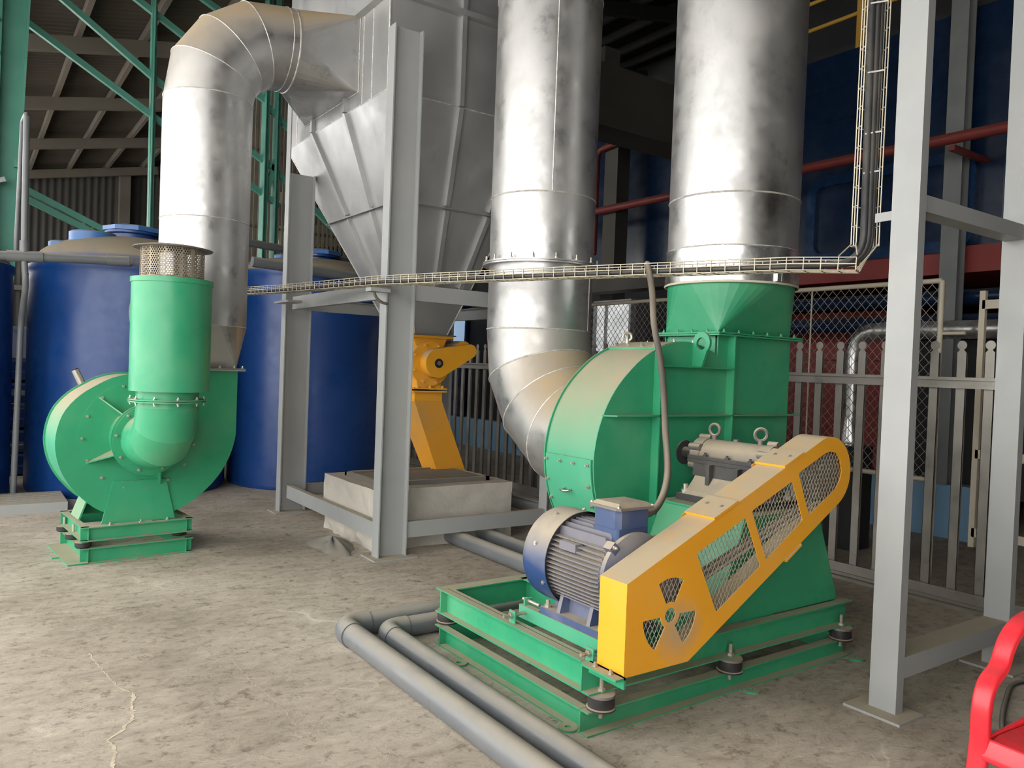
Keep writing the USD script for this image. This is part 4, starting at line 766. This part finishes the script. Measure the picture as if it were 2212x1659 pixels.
cw = t.part('fan_cowl', merge(lathe([(r, y-2.955) for r, y in cowl], (MX, 2.955, MZ), (0, 1, 0), 64, cap=False), lathe([(0.232, 0.0), (0.232, 0.12)], (MX, 2.956, MZ), (0, 1, 0), 64, cap=False)), 'motor_blue', smooth=40)
for a in (70, 115, 160, 205, 250): t.part('cowl_screw', hexbolt((MX+0.236*math.cos(math.radians(a)), 3.05 if a < 200 else 2.99, MZ+0.236*math.sin(math.radians(a))), (math.cos(math.radians(a)), 0, math.sin(math.radians(a))), 0.011, 0.006, 0.004), 'bolt_steel', parent=cw)
t.part('inner_shroud', cyl((MX, 2.975, MZ), (MX, 2.985, MZ), 0.225, 40), 'cast_iron')
t.part('end_bell', lathe([(0.20, 0.0), (0.205, 0.01), (0.205, 0.03), (0.17, 0.045), (0.11, 0.066), (0.06, 0.07)], (MX, 2.605, MZ), (0, -1, 0), 48), 'motor_blue', smooth=35)
for a in (45, 135, 225, 315):
    c, s = math.cos(math.radians(a)), math.sin(math.radians(a)); lgp = t.part('bell_lug', bar((MX+0.17*c, 2.59, MZ+0.17*s), (MX+0.228*c, 2.59, MZ+0.228*s), 0.04, 0.05, (0, 1, 0)), 'motor_blue')
    t.part('bell_bolt', hexbolt((MX+0.215*c, 2.565, MZ+0.215*s), (0, -1, 0), 0.011, 0.008), 'bolt_steel', parent=lgp)
t.part('shaft', cyl((MX, 2.40, MZ), (MX, 2.56, MZ), 0.03, 24), 'bolt_steel', smooth=40)
def chbox(x0, x1, y0, y1, z0, z1, c=0.02): return extr(Polygon([(x0+c, y0), (x1-c, y0), (x1, y0+c), (x1, y1-c), (x1-c, y1), (x0+c, y1), (x0, y1-c), (x0, y0+c)]), z0, z1, 'xy')
tx0, tx1, ty0, ty1 = 2.445, 2.640, 2.605, 2.775
t.part('terminal_neck', chbox(tx0, tx1, ty0, ty1, MZ+0.14, 0.885, 0.008), 'motor_blue')
bx_ = t.part('terminal_box', chbox(tx0-0.006, tx1+0.006, ty0-0.006, ty1+0.006, 0.885, 0.972, 0.022), 'motor_blue')
lid = [chbox(tx0-0.022, tx1+0.022, ty0-0.022, ty1+0.022, 0.972, 0.984, 0.016)]
lp0 = np.array([(tx0-0.012, ty0-0.012), (tx1+0.012, ty0-0.012), (tx1+0.012, ty1+0.012), (tx0-0.012, ty1+0.012)]); c0 = lp0.mean(0)
lid.append(rings([np.c_[lp0, np.full(4, 0.984)], np.c_[c0+(lp0-c0)*0.80, np.full(4, 1.000)], np.c_[c0+(lp0-c0)*0.25, np.full(4, 1.004)]]))
t.part('box_lid', merge(lid), 'dusty_steel', parent=bx_)
for x in (tx0-0.008, tx1+0.008):
    for y in (ty0-0.008, ty1+0.008): t.part('lid_screw', hexbolt((x, y, 0.985), (0, 0, 1), 0.008, 0.006, 0.003), 'bright_steel', parent=bx_)
t.part('cable_gland', tube([(tx1+0.004, 2.70, 0.925), (tx1+0.05, 2.70, 0.925)], 0.026, 8), 'hose', parent=bx_)
for s in (-1, 1):
    xo, xi = MX+s*0.172, MX+s*0.09
    t.part('foot', box(min(xo, xi), max(xo, xi), 2.60, 3.06, 0.392, 0.425), 'motor_blue')
    for y in (2.71, 2.93): t.part('foot_web', extr(Polygon([(xo-s*0.01, 0.425), (xi, 0.425), (xi, 0.55), (MX+s*0.13, 0.55)]), y-0.012, y+0.012), 'motor_blue')
    t.part('foot_wall', bar((MX+s*0.10, 2.83, 0.42), (MX+s*0.085, 2.83, 0.55), 0.40, 0.012, (1, 0, 0)), 'motor_blue')
    for y in (2.635, 3.03): t.part('foot_bolt', merge(tube([(MX+s*0.148, y, 0.425), (MX+s*0.148, y, 0.440)], 0.017, 6), cyl((MX+s*0.148, y, 0.44), (MX+s*0.148, y, 0.462), 0.010, 10)), 'bolt_steel')
t = T('motor_slide_base', 'green slide frame under the blue motor with long adjusting screws', 'motor base', (MX, 2.83, 0.322))
t.part('side_bar', box(2.362, 2.372, 2.45, 3.23, 0.325, 0.391), 'green_dusty'); t.part('side_bar', box(2.76, 2.77, 2.56, 3.23, 0.325, 0.392), 'green')
for y0, y1 in ((2.60, 2.70), (2.98, 3.08)): t.part('cross_plate', box(2.372, 2.76, y0, y1, 0.378, 0.391), 'green')
t.part('top_ledge', box(2.372, 2.40, 2.45, 3.23, 0.384, 0.391), 'green')
for y in (3.17, 2.575):
    lg = t.part('adjuster_lug', box(2.276, 2.284, y-0.025, y+0.025, 0.323, 0.385), 'green_dusty')
    t.part('adjuster_screw', merge(cyl((2.225, y, 0.362), (2.362, y, 0.362), 0.0085, 10), tube([(2.262, y, 0.362), (2.275, y, 0.362)], 0.016, 6)), 'bolt_steel', parent=lg)
lg = t.part('adjuster_lug', box(2.372, 2.42, 3.195, 3.205, 0.391, 0.425), 'green_dusty'); t.part('adjuster_screw', merge(cyl((2.395, 3.10, 0.412), (2.395, 3.24, 0.412), 0.008, 10), tube([(2.395, 3.206, 0.412), (2.395, 3.218, 0.412)], 0.014, 6)), 'bolt_steel', parent=lg)

# ---- flexible hose from the tray to the motor
def at_depth(px, d):
    q = f_ + cr*(px[0]-1106)/1690 - cu*(px[1]-829.5)/1690; return np.array([0, 0, 1.6]) + d*q
HP = [(3.36, 3.42, 2.26), (3.32, 3.36, 2.20), (3.285, 3.29, 2.06), (3.265, 3.25, 1.90), (3.255, 3.19, 1.73), (3.235, 3.12, 1.50), (3.17, 3.03, 1.27), (3.06, 2.90, 1.09), (2.93, 2.80, 0.985), (2.80, 2.735, 0.925), (2.695, 2.70, 0.925)]
single('conduit_hose', tube(smooth_path(HP, 0.02), 0.0185, 14), 'hose', 'dusty flexible cable hose hanging from the wire tray to the motor terminal box', 'hose', smooth=60)

single('hose_tail', tube(smooth_path([(2.66, 5.745, 2.165), (2.685, 5.74, 2.115), (2.74, 5.742, 2.085), (2.785, 5.755, 2.085)], 0.01), 0.012, 10), 'hose', 'short pale hose tail curving under the cable tray at the nearest frame post', 'hose', smooth=60)

# ---- PVC drain pipes on the floor
def floor_pipe(label, pts, r, name='drain_pipe'):
    t = T(name, label, 'pipe', pts[1]); P = [np.array(p, float) for p in pts]
    for a, b in zip(P, P[1:]): 
        d = (b-a)/np.linalg.norm(b-a); t.part('pipe_length', cyl(a+d*(r*1.6 if a is not P[0] else 0), b-d*(r*1.6 if b is not P[-1] else 0), r, 32), 'pvc', smooth=40)
    for a, b, c in zip(P, P[1:], P[2:]):
        d1, d2 = (a-b)/np.linalg.norm(a-b), (c-b)/np.linalg.norm(c-b); k = r*2.1
        t.part('elbow', tube(np.vstack([[b+d1*k*1.15], bend_path([b+d1*k, b, b+d2*k], k*0.82, 9), [b+d2*k*1.15]]), r*1.10, 32), 'pvc', smooth=50)
floor_pipe('outer thick grey plastic drain pipe on the floor turning the corner round the skid', [(3.62, 6.04, 0.075), (3.62, 4.20, 0.072), (1.815, 4.20, 0.072), (1.815, 0.6, 0.072)], 0.066)
floor_pipe('inner grey plastic drain pipe on the floor, next to the green skid', [(3.95, 6.04, 0.07), (3.95, 4.055, 0.064), (2.012, 4.055, 0.064), (2.012, 0.6, 0.064)], 0.058)

# ================================================================ WIRE CABLE TRAY
t = T('cable_tray', 'dusty wire basket cable tray crossing the ducts and turning up at a post', 'cable tray', (3.0, 4.5, 2.2))
TP = np.array([(2.28, 8.75, 2.27), (2.50, 7.45, 2.245), (2.715, 5.75, 2.225), (3.20, 4.10, 2.205), (3.61, 2.60, 2.175), (3.735, 2.285, 2.16)])
def tray_run(P, up, halfw, hgt, step=0.1, sag=None):
    """U of long wires and cross wires along the polyline P"""
    longs = {k: [] for k in range(7)}; crossm = []
    seg = np.r_[0, np.cumsum(np.linalg.norm(np.diff(P, axis=0), axis=1))]; n = int(seg[-1]/step)
    def fr(sv):
        p = np.array([np.interp(sv, seg, P[:, k]) for k in range(3)]); q = np.array([np.interp(min(sv+0.15, seg[-1]), seg, P[:, k]) for k in range(3)]) - np.array([np.interp(max(sv-0.15, 0), seg, P[:, k]) for k in range(3)])
        d = q/np.linalg.norm(q); s = np.cross(d, up); s /= np.linalg.norm(s); return p, s, np.cross(s, d)
    for sv in np.linspace(0, seg[-1], n+1):
        p, s, u = fr(sv); A = [p+s*halfw+u*hgt, p+s*halfw, p-s*halfw, p-s*halfw+u*hgt]
        crossm.append(tube(bend_path(A, 0.008, 4), 0.0034, 6))
        for k, (a, b) in enumerate(((halfw, hgt), (halfw, hgt/2), (halfw, 0), (0, 0), (-halfw, 0), (-halfw, hgt/2), (-halfw, hgt))): longs[k].append(p+s*a+u*b)
    return longs, crossm
lw, cw_ = tray_run(TP, np.array([0, 0, 1.0]), 0.055, 0.066, 0.085)
for k in lw: t.part('long_wire', tube(lw[k], 0.0036, 6), 'tray_wire', smooth=60)
for m in cw_: t.part('cross_wire', m, 'tray_wire', smooth=60)
VP = np.array([(3.775, 2.29, 2.29), (3.775, 2.29, 2.45), (3.79, 2.29, 4.6)])
lw, cw_ = tray_run(VP, np.array([-0.57, -0.82, 0]), 0.058, 0.06, 0.1)
for k in lw: t.part('long_wire', tube(lw[k], 0.0036, 6), 'tray_wire', smooth=60)
for m in cw_: t.part('cross_wire', m, 'tray_wire', smooth=60)
for a, b in (((3.65, 2.34, 2.235), (3.722, 2.32, 2.30)), ((3.67, 2.25, 2.235), (3.69, 2.275, 2.30)), ((3.785, 2.305, 2.165), (3.826, 2.257, 2.30)), ((3.685, 2.26, 2.165), (3.79, 2.21, 2.30)), ((3.735, 2.285, 2.165), (3.81, 2.235, 2.29))): t.part('corner_wire', tube([a, b], 0.0036, 6), 'tray_wire')
t.part('stay_bracket', merge(bar((3.735, 2.04, 2.425), (3.757, 2.215, 2.425), 0.005, 0.045)), 'post_grey')
off = [(-0.026, 0.022, 0.0185), (0.010, 0.021, 0.0175), (0.037, 0.016, 0.012)]
for k, (o, h, r) in enumerate(off):
    d = np.diff(TP, axis=0); pts = []
    for p, dd in zip(TP[:-1], d): s = np.cross(dd/np.linalg.norm(dd), (0, 0, 1)); pts.append(p+s*o+np.array([0, 0, h+0.004]))
    pts += [(3.775+o*0.6, 2.265-o*0.3, 2.19+h*0.6), (3.785+o*0.82, 2.287-o*0.57, 4.6)]
    single('power_cable', tube(bend_path(pts, 0.15, 9), r, 12), 'cable', ['thick black cable lying inside the wire tray, widest of the bundle', 'medium black cable in the middle of the wire tray', 'thin black cable along the near side of the wire tray'][k], 'cable', smooth=60)
for z, lab in ((2.66, 'lowest white tie round the upright cables beside the post'), (2.86, 'second white tie from the bottom on the upright cables'), (3.17, 'third white tie from the bottom on the upright cables'), (3.52, 'topmost white tie round the upright cables, near the picture top')):
    single('cable_tie', bar((3.738, 2.280, z), (3.815, 2.232, z+0.020), 0.004, 0.008, (0, 0, 1)), 'white_tie', lab, 'tie', group='white ties on the upright cables')

# ================================================================ RIGHT: POSTS, PALISADE FENCE, GATES
t = T('post_frame', 'light grey steel frame of channel posts and rails at the right', 'frame', (4.4, 2.0, 0))
def cpost(x, y0, y1, top):
    p = t.part('post', extr(Polygon([(x, y0), (x+0.062, y0), (x+0.062, y0+0.008), (x+0.008, y0+0.008), (x+0.008, y1-0.008), (x+0.062, y1-0.008), (x+0.062, y1), (x, y1)]), 0.012, top, 'xy'), 'post_grey')
    t.part('base_plate', box(x-0.09, x+0.13, y0-0.07, y1+0.08, 0, 0.012), 'post_grey', parent=p)
cpost(3.675, 1.95, 2.085, 5.6); cpost(4.845, 1.95, 2.085, 5.6)
t.part('rail', merge(box(3.735, 4.845, 1.955, 1.963, 0.172, 0.275), box(3.735, 4.845, 1.963, 2.085, 0.268, 0.275)), 'post_grey')
t.part('rail', merge(box(3.735, 5.4, 1.965, 1.973, 2.425, 2.505), box(3.735, 5.4, 1.973, 2.07, 2.425, 2.432)), 'post_grey')

t = T('palisade_fence', 'galvanised steel palisade fence of upright pales behind the big fan', 'fence', (5.87, 6, 0))
FXX = 5.87
def pale(y):
    w = 0.034; prof = Polygon([(y-w, 0.10), (y+w, 0.10), (y+w, 1.83), (y+0.016, 1.85), (y+0.016, 1.86), (y-0.016, 1.86), (y-0.016, 1.85), (y-w, 1.83)])
    m = extr(unary_union([prof, Point(y, 1.885).buffer(0.033, 10)]), FXX, FXX+0.003, 'yz')
    t.part('pale', merge(m, box(FXX, FXX+0.022, y-w, y-w+0.003, 0.10, 1.83), box(FXX, FXX+0.022, y+w-0.003, y+w, 0.10, 1.83)), 'galvanised')
for k in range(48): pale(2.185+0.1905*k)
for z0, z1 in ((1.575, 1.655), (0.03, 0.13)):
    for y0, y1 in ((1.2, 6.1), (6.1, 11.4)): t.part('rail', merge(box(FXX-0.012, FXX-0.004, y0, y1, z0+0.018, z1-0.018), box(FXX-0.034, FXX-0.004, y0, y1, z1-0.022, z1-0.016), box(FXX-0.034, FXX-0.004, y0, y1, z0+0.016, z0+0.022), box(FXX-0.036, FXX-0.030, y0, y1, z1-0.022, z1), box(FXX-0.036, FXX-0.030, y0, y1, z0, z0+0.022)), 'galvanised')
for y in (6.1, 11.4): t.part('fence_post', box(FXX+0.03, FXX+0.10, y-0.04, y+0.04, 0, 1.9), 'galvanised')
t.part('sill', box(FXX-0.06, FXX+0.04, 1.2, 11.4, 0, 0.025), 'galvanised')

t = T('chain_link_panel', 'chain-link fence panel in a dusty pale pipe frame behind the palisade', 'fence', (6.6, 5.7, 0))
GX, gy0, gy1, gz0, gz1 = 6.6, 3.28, 8.3, 0.80, 2.455
for a, b in (((gy0, gz1), (gy1, gz1)), ((gy0, 0.0), (gy0, gz1)), ((gy1, 0.0), (gy1, gz1)), ((gy0, gz0), (gy1, gz0))): t.part('frame_pipe', tube([(GX, *a), (GX, *b)], 0.022, 12), 'cream', smooth=40)
for y in (4.49, 6.55): t.part('stay_wire', tube([(GX, y, gz0), (GX, y, gz1)], 0.008, 8), 'cream', smooth=40)
t.part('side_arm', tube([(GX, gy0, 2.02), (GX, gy0-0.2, 2.02)], 0.015, 8), 'cream')
ms = [bar((GX, a[0], a[1]), (GX, b[0], b[1]), 0.0038, 0.0038, (1, 0, 0)) for a, b in [(l[0], l[-1]) for l in clip_lines(sbox(gy0, gz0, gy1, gz1), 0.083, 1.12)]]
t.part('chain_link_wire', merge(ms), 'galvanised', kind='stuff', label='diamond wire mesh')

t = T('sliding_gate', 'cream tube frame gate standing behind the palisade at the right edge', 'gate', (6.7, 2.4, 0))
for y in (2.99, 2.845, 1.6): t.part('stile', box(6.66, 6.70, y-0.022, y+0.022, 0.3, 2.36), 'cream')
for z in (2.25, 1.05, 0.42): t.part('cross_rail', box(6.66, 6.70, 1.6, 2.99, z-0.035, z+0.035), 'cream')
t.part('wheel_foot', box(6.65, 6.71, 2.8, 2.9, 0.0, 0.3), 'cream'); t.part('wheel_foot', box(6.65, 6.71, 1.6, 1.7, 0.0, 0.3), 'cream')

# ================================================================ BOILER HOUSE BEYOND THE FENCE
def S(x, y, z, k=8.6/8.0): return (x*k, y*k, 1.6+(z-1.6)*k)
t = T('boiler', 'huge dark blue and red boiler in the shadows behind the fence', 'boiler', (10.2, 6, 0))
BXF = 8.62
t.part('upper_casing', box(BXF, 12.5, 1.5, 11.0, 3.06, 5.56), 'boiler_blue')
t.part('red_beam', box(BXF-0.04, 12.5, 1.5, 8.0, 2.78, 3.06), 'boiler_red')
t.part('lower_shell', merge(box(BXF+0.45, 12.4, 4.9, 7.4, 0.55, 2.46)), 'boiler_red'); t.part('shell_ledge', box(BXF+0.41, BXF+0.45, 4.9, 7.4, 1.86, 1.92), 'boiler_red')
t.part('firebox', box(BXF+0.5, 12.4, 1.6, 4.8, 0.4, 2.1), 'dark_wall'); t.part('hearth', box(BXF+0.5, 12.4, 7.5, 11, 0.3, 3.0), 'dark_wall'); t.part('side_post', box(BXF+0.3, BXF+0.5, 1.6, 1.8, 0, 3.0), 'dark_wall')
for z, r in ((2.53, 0.085), (2.26, 0.095)): t.part('header_pipe', tube([(BXF+0.05, 1.6, z), (BXF+0.05, 8.2, z)], r, 16), 'boiler_blue', smooth=40)
def rpanel(y0, y1, z0, z1, r, nm):
    P = sbox(y0+r, z0+r, y1-r, z1-r).buffer(r, 8)
    p = t.part(nm, extr(P, BXF-0.05, BXF, 'yz'), 'boiler_blue'); t.part('raised_rim', extr(P.buffer(0.09, 8).difference(P.buffer(-0.03, 8)), BXF-0.085, BXF, 'yz'), 'boiler_rim', parent=p)
rpanel(4.05, 5.85, 3.10, 3.98, 0.14, 'door_panel'); rpanel(7.6, 9.62, 3.20, 5.35, 0.10, 'door_panel'); rpanel(1.7, 3.6, 3.10, 3.98, 0.14, 'door_panel')
for z in (4.35, 4.75, 5.15): t.part('weld_line', box(BXF-0.006, BXF, 1.5, 11.0, z, z+0.008), 'boiler_blue')
t = T('steam_pipe', 'long dark red pipe crossing in front of the blue boiler casing', 'pipe', (7.9, 6, 3.9))
t.part('pipe', tube([(7.9, 1.5, 4.00), (7.9, 10.6, 4.06)], 0.055, 16), 'pipe_red', smooth=40)
for y in (3.9, 7.0, 10.4): t.part('hanger', box(7.9, 8.66, y-0.03, y+0.03, 3.90, 3.95), 'pipe_red')
t.part('drop_pipe', tube(bend_path([(7.93, 9.24, 3.4), (7.93, 9.24, 5.0), (7.93, 8.2, 5.05)], 0.15), 0.045, 12), 'pipe_red', smooth=40)
t = T('platform_rail', 'yellow handrail along the top of the boiler', 'handrail', (8.9, 5.5, 5.6))
for z in (6.02, 6.36): t.part('rail', tube([(8.72, 1.6, z), (8.72, 7.2, z)], 0.025, 10), 'rail_yellow', smooth=40)
for y in (3.4, 5.42, 7.15): t.part('post', box(8.68, 8.76, y-0.05, y+0.05, 5.56, 6.6), 'rail_yellow')
t.part('toe_board', box(8.70, 8.72, 1.6, 7.2, 5.56, 5.66), 'dark_wall')
t = T('insulated_pipe', 'shiny silver pipe with a bend behind the chain-link fence', 'pipe', (7.0, 4.3, 0))
t.part('pipe', tube(bend_path([(7.0, 4.275, 0.0), (7.0, 4.285, 2.075), (7.0, 1.4, 2.075)], 0.26, 10), 0.080, 24), 'bright_steel', smooth=40)
t.part('cone', lathe([(0.115, 1.0), (0.12, 1.03), (0.082, 1.25)], (7.0, 4.285, 0), n=24), 'bright_steel', smooth=40)
t.part('base_drum', box(6.85, 7.15, 4.13, 4.43, 0, 0.98), 'dark_wall')
single('kerb_wall', merge(box(8.40, 8.60, 3.80, 14.6, 0, 0.56)), 'kerb_blue', 'low light blue painted plinth wall behind the palisade fence', 'wall')
t = T('steel_column', 'dark grey steel column on the blue plinth behind the chain-link panel', 'column', (8.6, 4.1, 0.56))
t.part('column', ibeam((8.43, 4.10, 0.56), (8.43, 4.10, 7.4), 0.16, 0.18, (1, 0, 0)), 'steel_column')
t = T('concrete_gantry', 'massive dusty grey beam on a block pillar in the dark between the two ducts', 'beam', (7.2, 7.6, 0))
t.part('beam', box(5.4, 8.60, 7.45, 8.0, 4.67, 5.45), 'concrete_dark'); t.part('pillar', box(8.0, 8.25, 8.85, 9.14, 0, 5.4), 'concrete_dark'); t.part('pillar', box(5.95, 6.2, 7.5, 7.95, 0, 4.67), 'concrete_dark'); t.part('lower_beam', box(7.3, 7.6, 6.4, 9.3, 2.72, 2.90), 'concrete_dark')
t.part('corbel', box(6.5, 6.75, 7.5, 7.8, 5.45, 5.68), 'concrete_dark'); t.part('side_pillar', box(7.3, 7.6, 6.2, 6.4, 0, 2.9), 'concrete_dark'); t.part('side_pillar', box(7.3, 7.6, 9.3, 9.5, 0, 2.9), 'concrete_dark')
M['glow_white'] = usdkit.material(stage, L+'glow_white', {'g': ('geometry', {}), 'n': ('noise_texture', {'scale': 4.0, 'detail': 2.0}), 'r': ('rgb_ramp', {'ramp': [(0.35, (0.55, 0.57, 0.58)), (0.7, (1.0, 1.0, 1.0))]}), 'p': ('principled_bsdf', {'base_color': (0.6, 0.6, 0.6), 'roughness': 0.4, 'emission_strength': 0.85})}, [('g.position', 'n.vector'), ('n.fac', 'r.fac'), ('r.color', 'p.emission_color')], surface='p.BSDF')  # white panel made to glow by itself, in place of daylight
t = T('glowing_panel', 'white panel with added glow seen through the chain-link between the two ducts', 'window', (7.8, 8.5, 0))
t.part('glow_face', box(7.70, 7.72, 8.12, 8.84, 1.0, 2.60), 'glow_white'); t.part('frame', merge(box(7.66, 7.76, 8.08, 8.12, 0, 2.64), box(7.66, 7.76, 8.84, 8.88, 0, 2.64), box(7.66, 7.76, 8.12, 8.84, 2.60, 2.64), box(7.66, 7.76, 8.12, 8.84, 0, 1.0)), 'post_grey'); t.part('panel_bar', box(7.67, 7.70, 8.60, 8.64, 1.0, 2.60), 'post_grey')
M['glow_blue'] = usdkit.material(stage, L+'glow_blue', {'p': ('principled_bsdf', {'base_color': (0.35, 0.5, 0.65), 'roughness': 0.4, 'emission_color': (0.36, 0.55, 0.82), 'emission_strength': 0.75})}, [], surface='p.BSDF')  # glow added so the pale blue board looks bright in the dark
t = T('glowing_board', 'small pale blue board with added glow far back beyond the yellow valve', 'window', (8.5, 14.15, 0.56))
t.part('glow_face', box(8.52, 8.54, 13.9, 14.4, 2.08, 2.64), 'glow_blue'); t.part('wall_piece', merge(box(8.5, 8.56, 13.84, 13.9, 0.56, 2.70), box(8.5, 8.56, 14.4, 14.46, 0.56, 2.70), box(8.5, 8.56, 13.9, 14.4, 0.56, 2.08), box(8.5, 8.56, 13.9, 14.4, 2.64, 2.70)), 'boiler_blue')
t = T('dark_cabin', 'dark blue-grey cabin wall far behind the fence', 'cabin', (10, 16, 0))
t.part('wall', box(8.9, 13, 14.8, 15.0, 0, 4.5), 'boiler_blue'); t.part('wall', box(9.2, 9.4, 11.1, 14.8, 0.0, 3.6), 'dark_wall')

# ================================================================ RED PLASTIC CHAIR
t = T('plastic_chair', 'red plastic armchair cut by the lower right picture corner', 'chair', (3.1, 1.0, 0))
def ribbon(path, w, th, up):
    """flat strip with rounded edges swept along path; up = direction of its width"""
    P = np.array(path, float); out = []; th_ = np.linspace(0, 2*np.pi, 14, endpoint=False)
    for i in range(len(P)):
        d = P[min(i+1, len(P)-1)]-P[max(i-1, 0)]; d /= np.linalg.norm(d); s = np.array(up[i] if np.ndim(up) == 2 else up, float); s = s-d*(s @ d); s /= np.linalg.norm(s); n = np.cross(d, s)
        ww = w[i] if np.ndim(w) else w
        out.append(P[i]+ww/2*np.sign(np.cos(th_))[:, None]*np.abs(np.cos(th_))[:, None]**0.5*s + th/2*np.sign(np.sin(th_))[:, None]*np.abs(np.sin(th_))[:, None]**0.7*n)
    return rings(out)
CX, CYF, CYN = 2.835, 1.185, 0.645      # front edge x, far side y, near side y
for y, sg in ((CYF, 1), (CYN, -1)):
    leg = smooth_path([(CX-0.06, y+sg*0.03, 0.0), (CX-0.045, y+sg*0.02, 0.25), (CX-0.035, y+sg*0.012, 0.45), (CX-0.03, y+sg*0.01, 0.56), (CX+0.010, y+sg*0.01, 0.612), (CX+0.070, y+sg*0.01, 0.640), (CX+0.112, y+sg*0.01, 0.700), (CX+0.155, y+sg*0.005, 0.752), (CX+0.24, y, 0.785), (CX+0.44, y-sg*0.02, 0.80)], 0.015)
    t.part('arm', ribbon(leg, 0.062, 0.034, (0, 1, 0.05)), 'red_plastic', smooth=50)
    t.part('leg', ribbon([(CX+0.46, y-sg*0.0, 0.43), (CX+0.52, y+sg*0.02, 0.0)], 0.05, 0.03, (0, 1, 0)), 'red_plastic', smooth=50)
nu, nv = 14, 14; U, Vv = np.meshgrid(np.linspace(0, 1, nu), np.linspace(0, 1, nv), indexing='ij')
sxx = CX-0.03+0.50*U; syy = CYN+0.012+(CYF-CYN-0.024)*Vv; szz = 0.43-0.02*np.sin(np.pi*Vv)-0.03*U-0.035*np.clip(1-U*7, 0, 1)**2
top_ = np.stack([sxx, syy, szz], -1).reshape(-1, 3); vv = np.vstack([top_, top_-np.array([0, 0, 0.012])]); ff = []
for i in range(nu-1):
    for j in range(nv-1):
        a, b, c, d = i*nv+j, (i+1)*nv+j, (i+1)*nv+j+1, i*nv+j+1; ff += [[a, b, c], [a, c, d]]; ff += [[a+nu*nv, c+nu*nv, b+nu*nv], [a+nu*nv, d+nu*nv, c+nu*nv]]
t.part('seat', TM(vv, np.array(ff), process=False), 'red_plastic', smooth=60)
t.part('seat_rim', ribbon([(CX-0.036, CYN, 0.395), (CX-0.040, (CYN+CYF)/2, 0.39), (CX-0.036, CYF, 0.395)], 0.075, 0.02, (0.25, 0, 1)), 'red_plastic', smooth=50); t.part('seat_rim', ribbon([(CX-0.036, CYF, 0.40), (CX+0.48, CYF, 0.40)], 0.06, 0.016, (0, 0, 1)), 'red_plastic', smooth=50)
t.part('backrest', ribbon([(CX+0.47, (CYN+CYF)/2, 0.40), (CX+0.53, (CYN+CYF)/2, 0.62), (CX+0.58, (CYN+CYF)/2, 0.86)], 0.50, 0.018, (0, 1, 0)), 'red_plastic', smooth=50)
single('floor_cable', tube(smooth_path([(4.80, 1.76, 0.012), (4.628, 1.825, 0.012), (4.445, 1.78, 0.012), (4.238, 1.711, 0.012), (3.976, 1.606, 0.012), (3.6, 1.43, 0.012)], 0.03), 0.012, 8), 'cable', 'black cable trailing over the floor behind the red chair', 'cable', smooth=60)
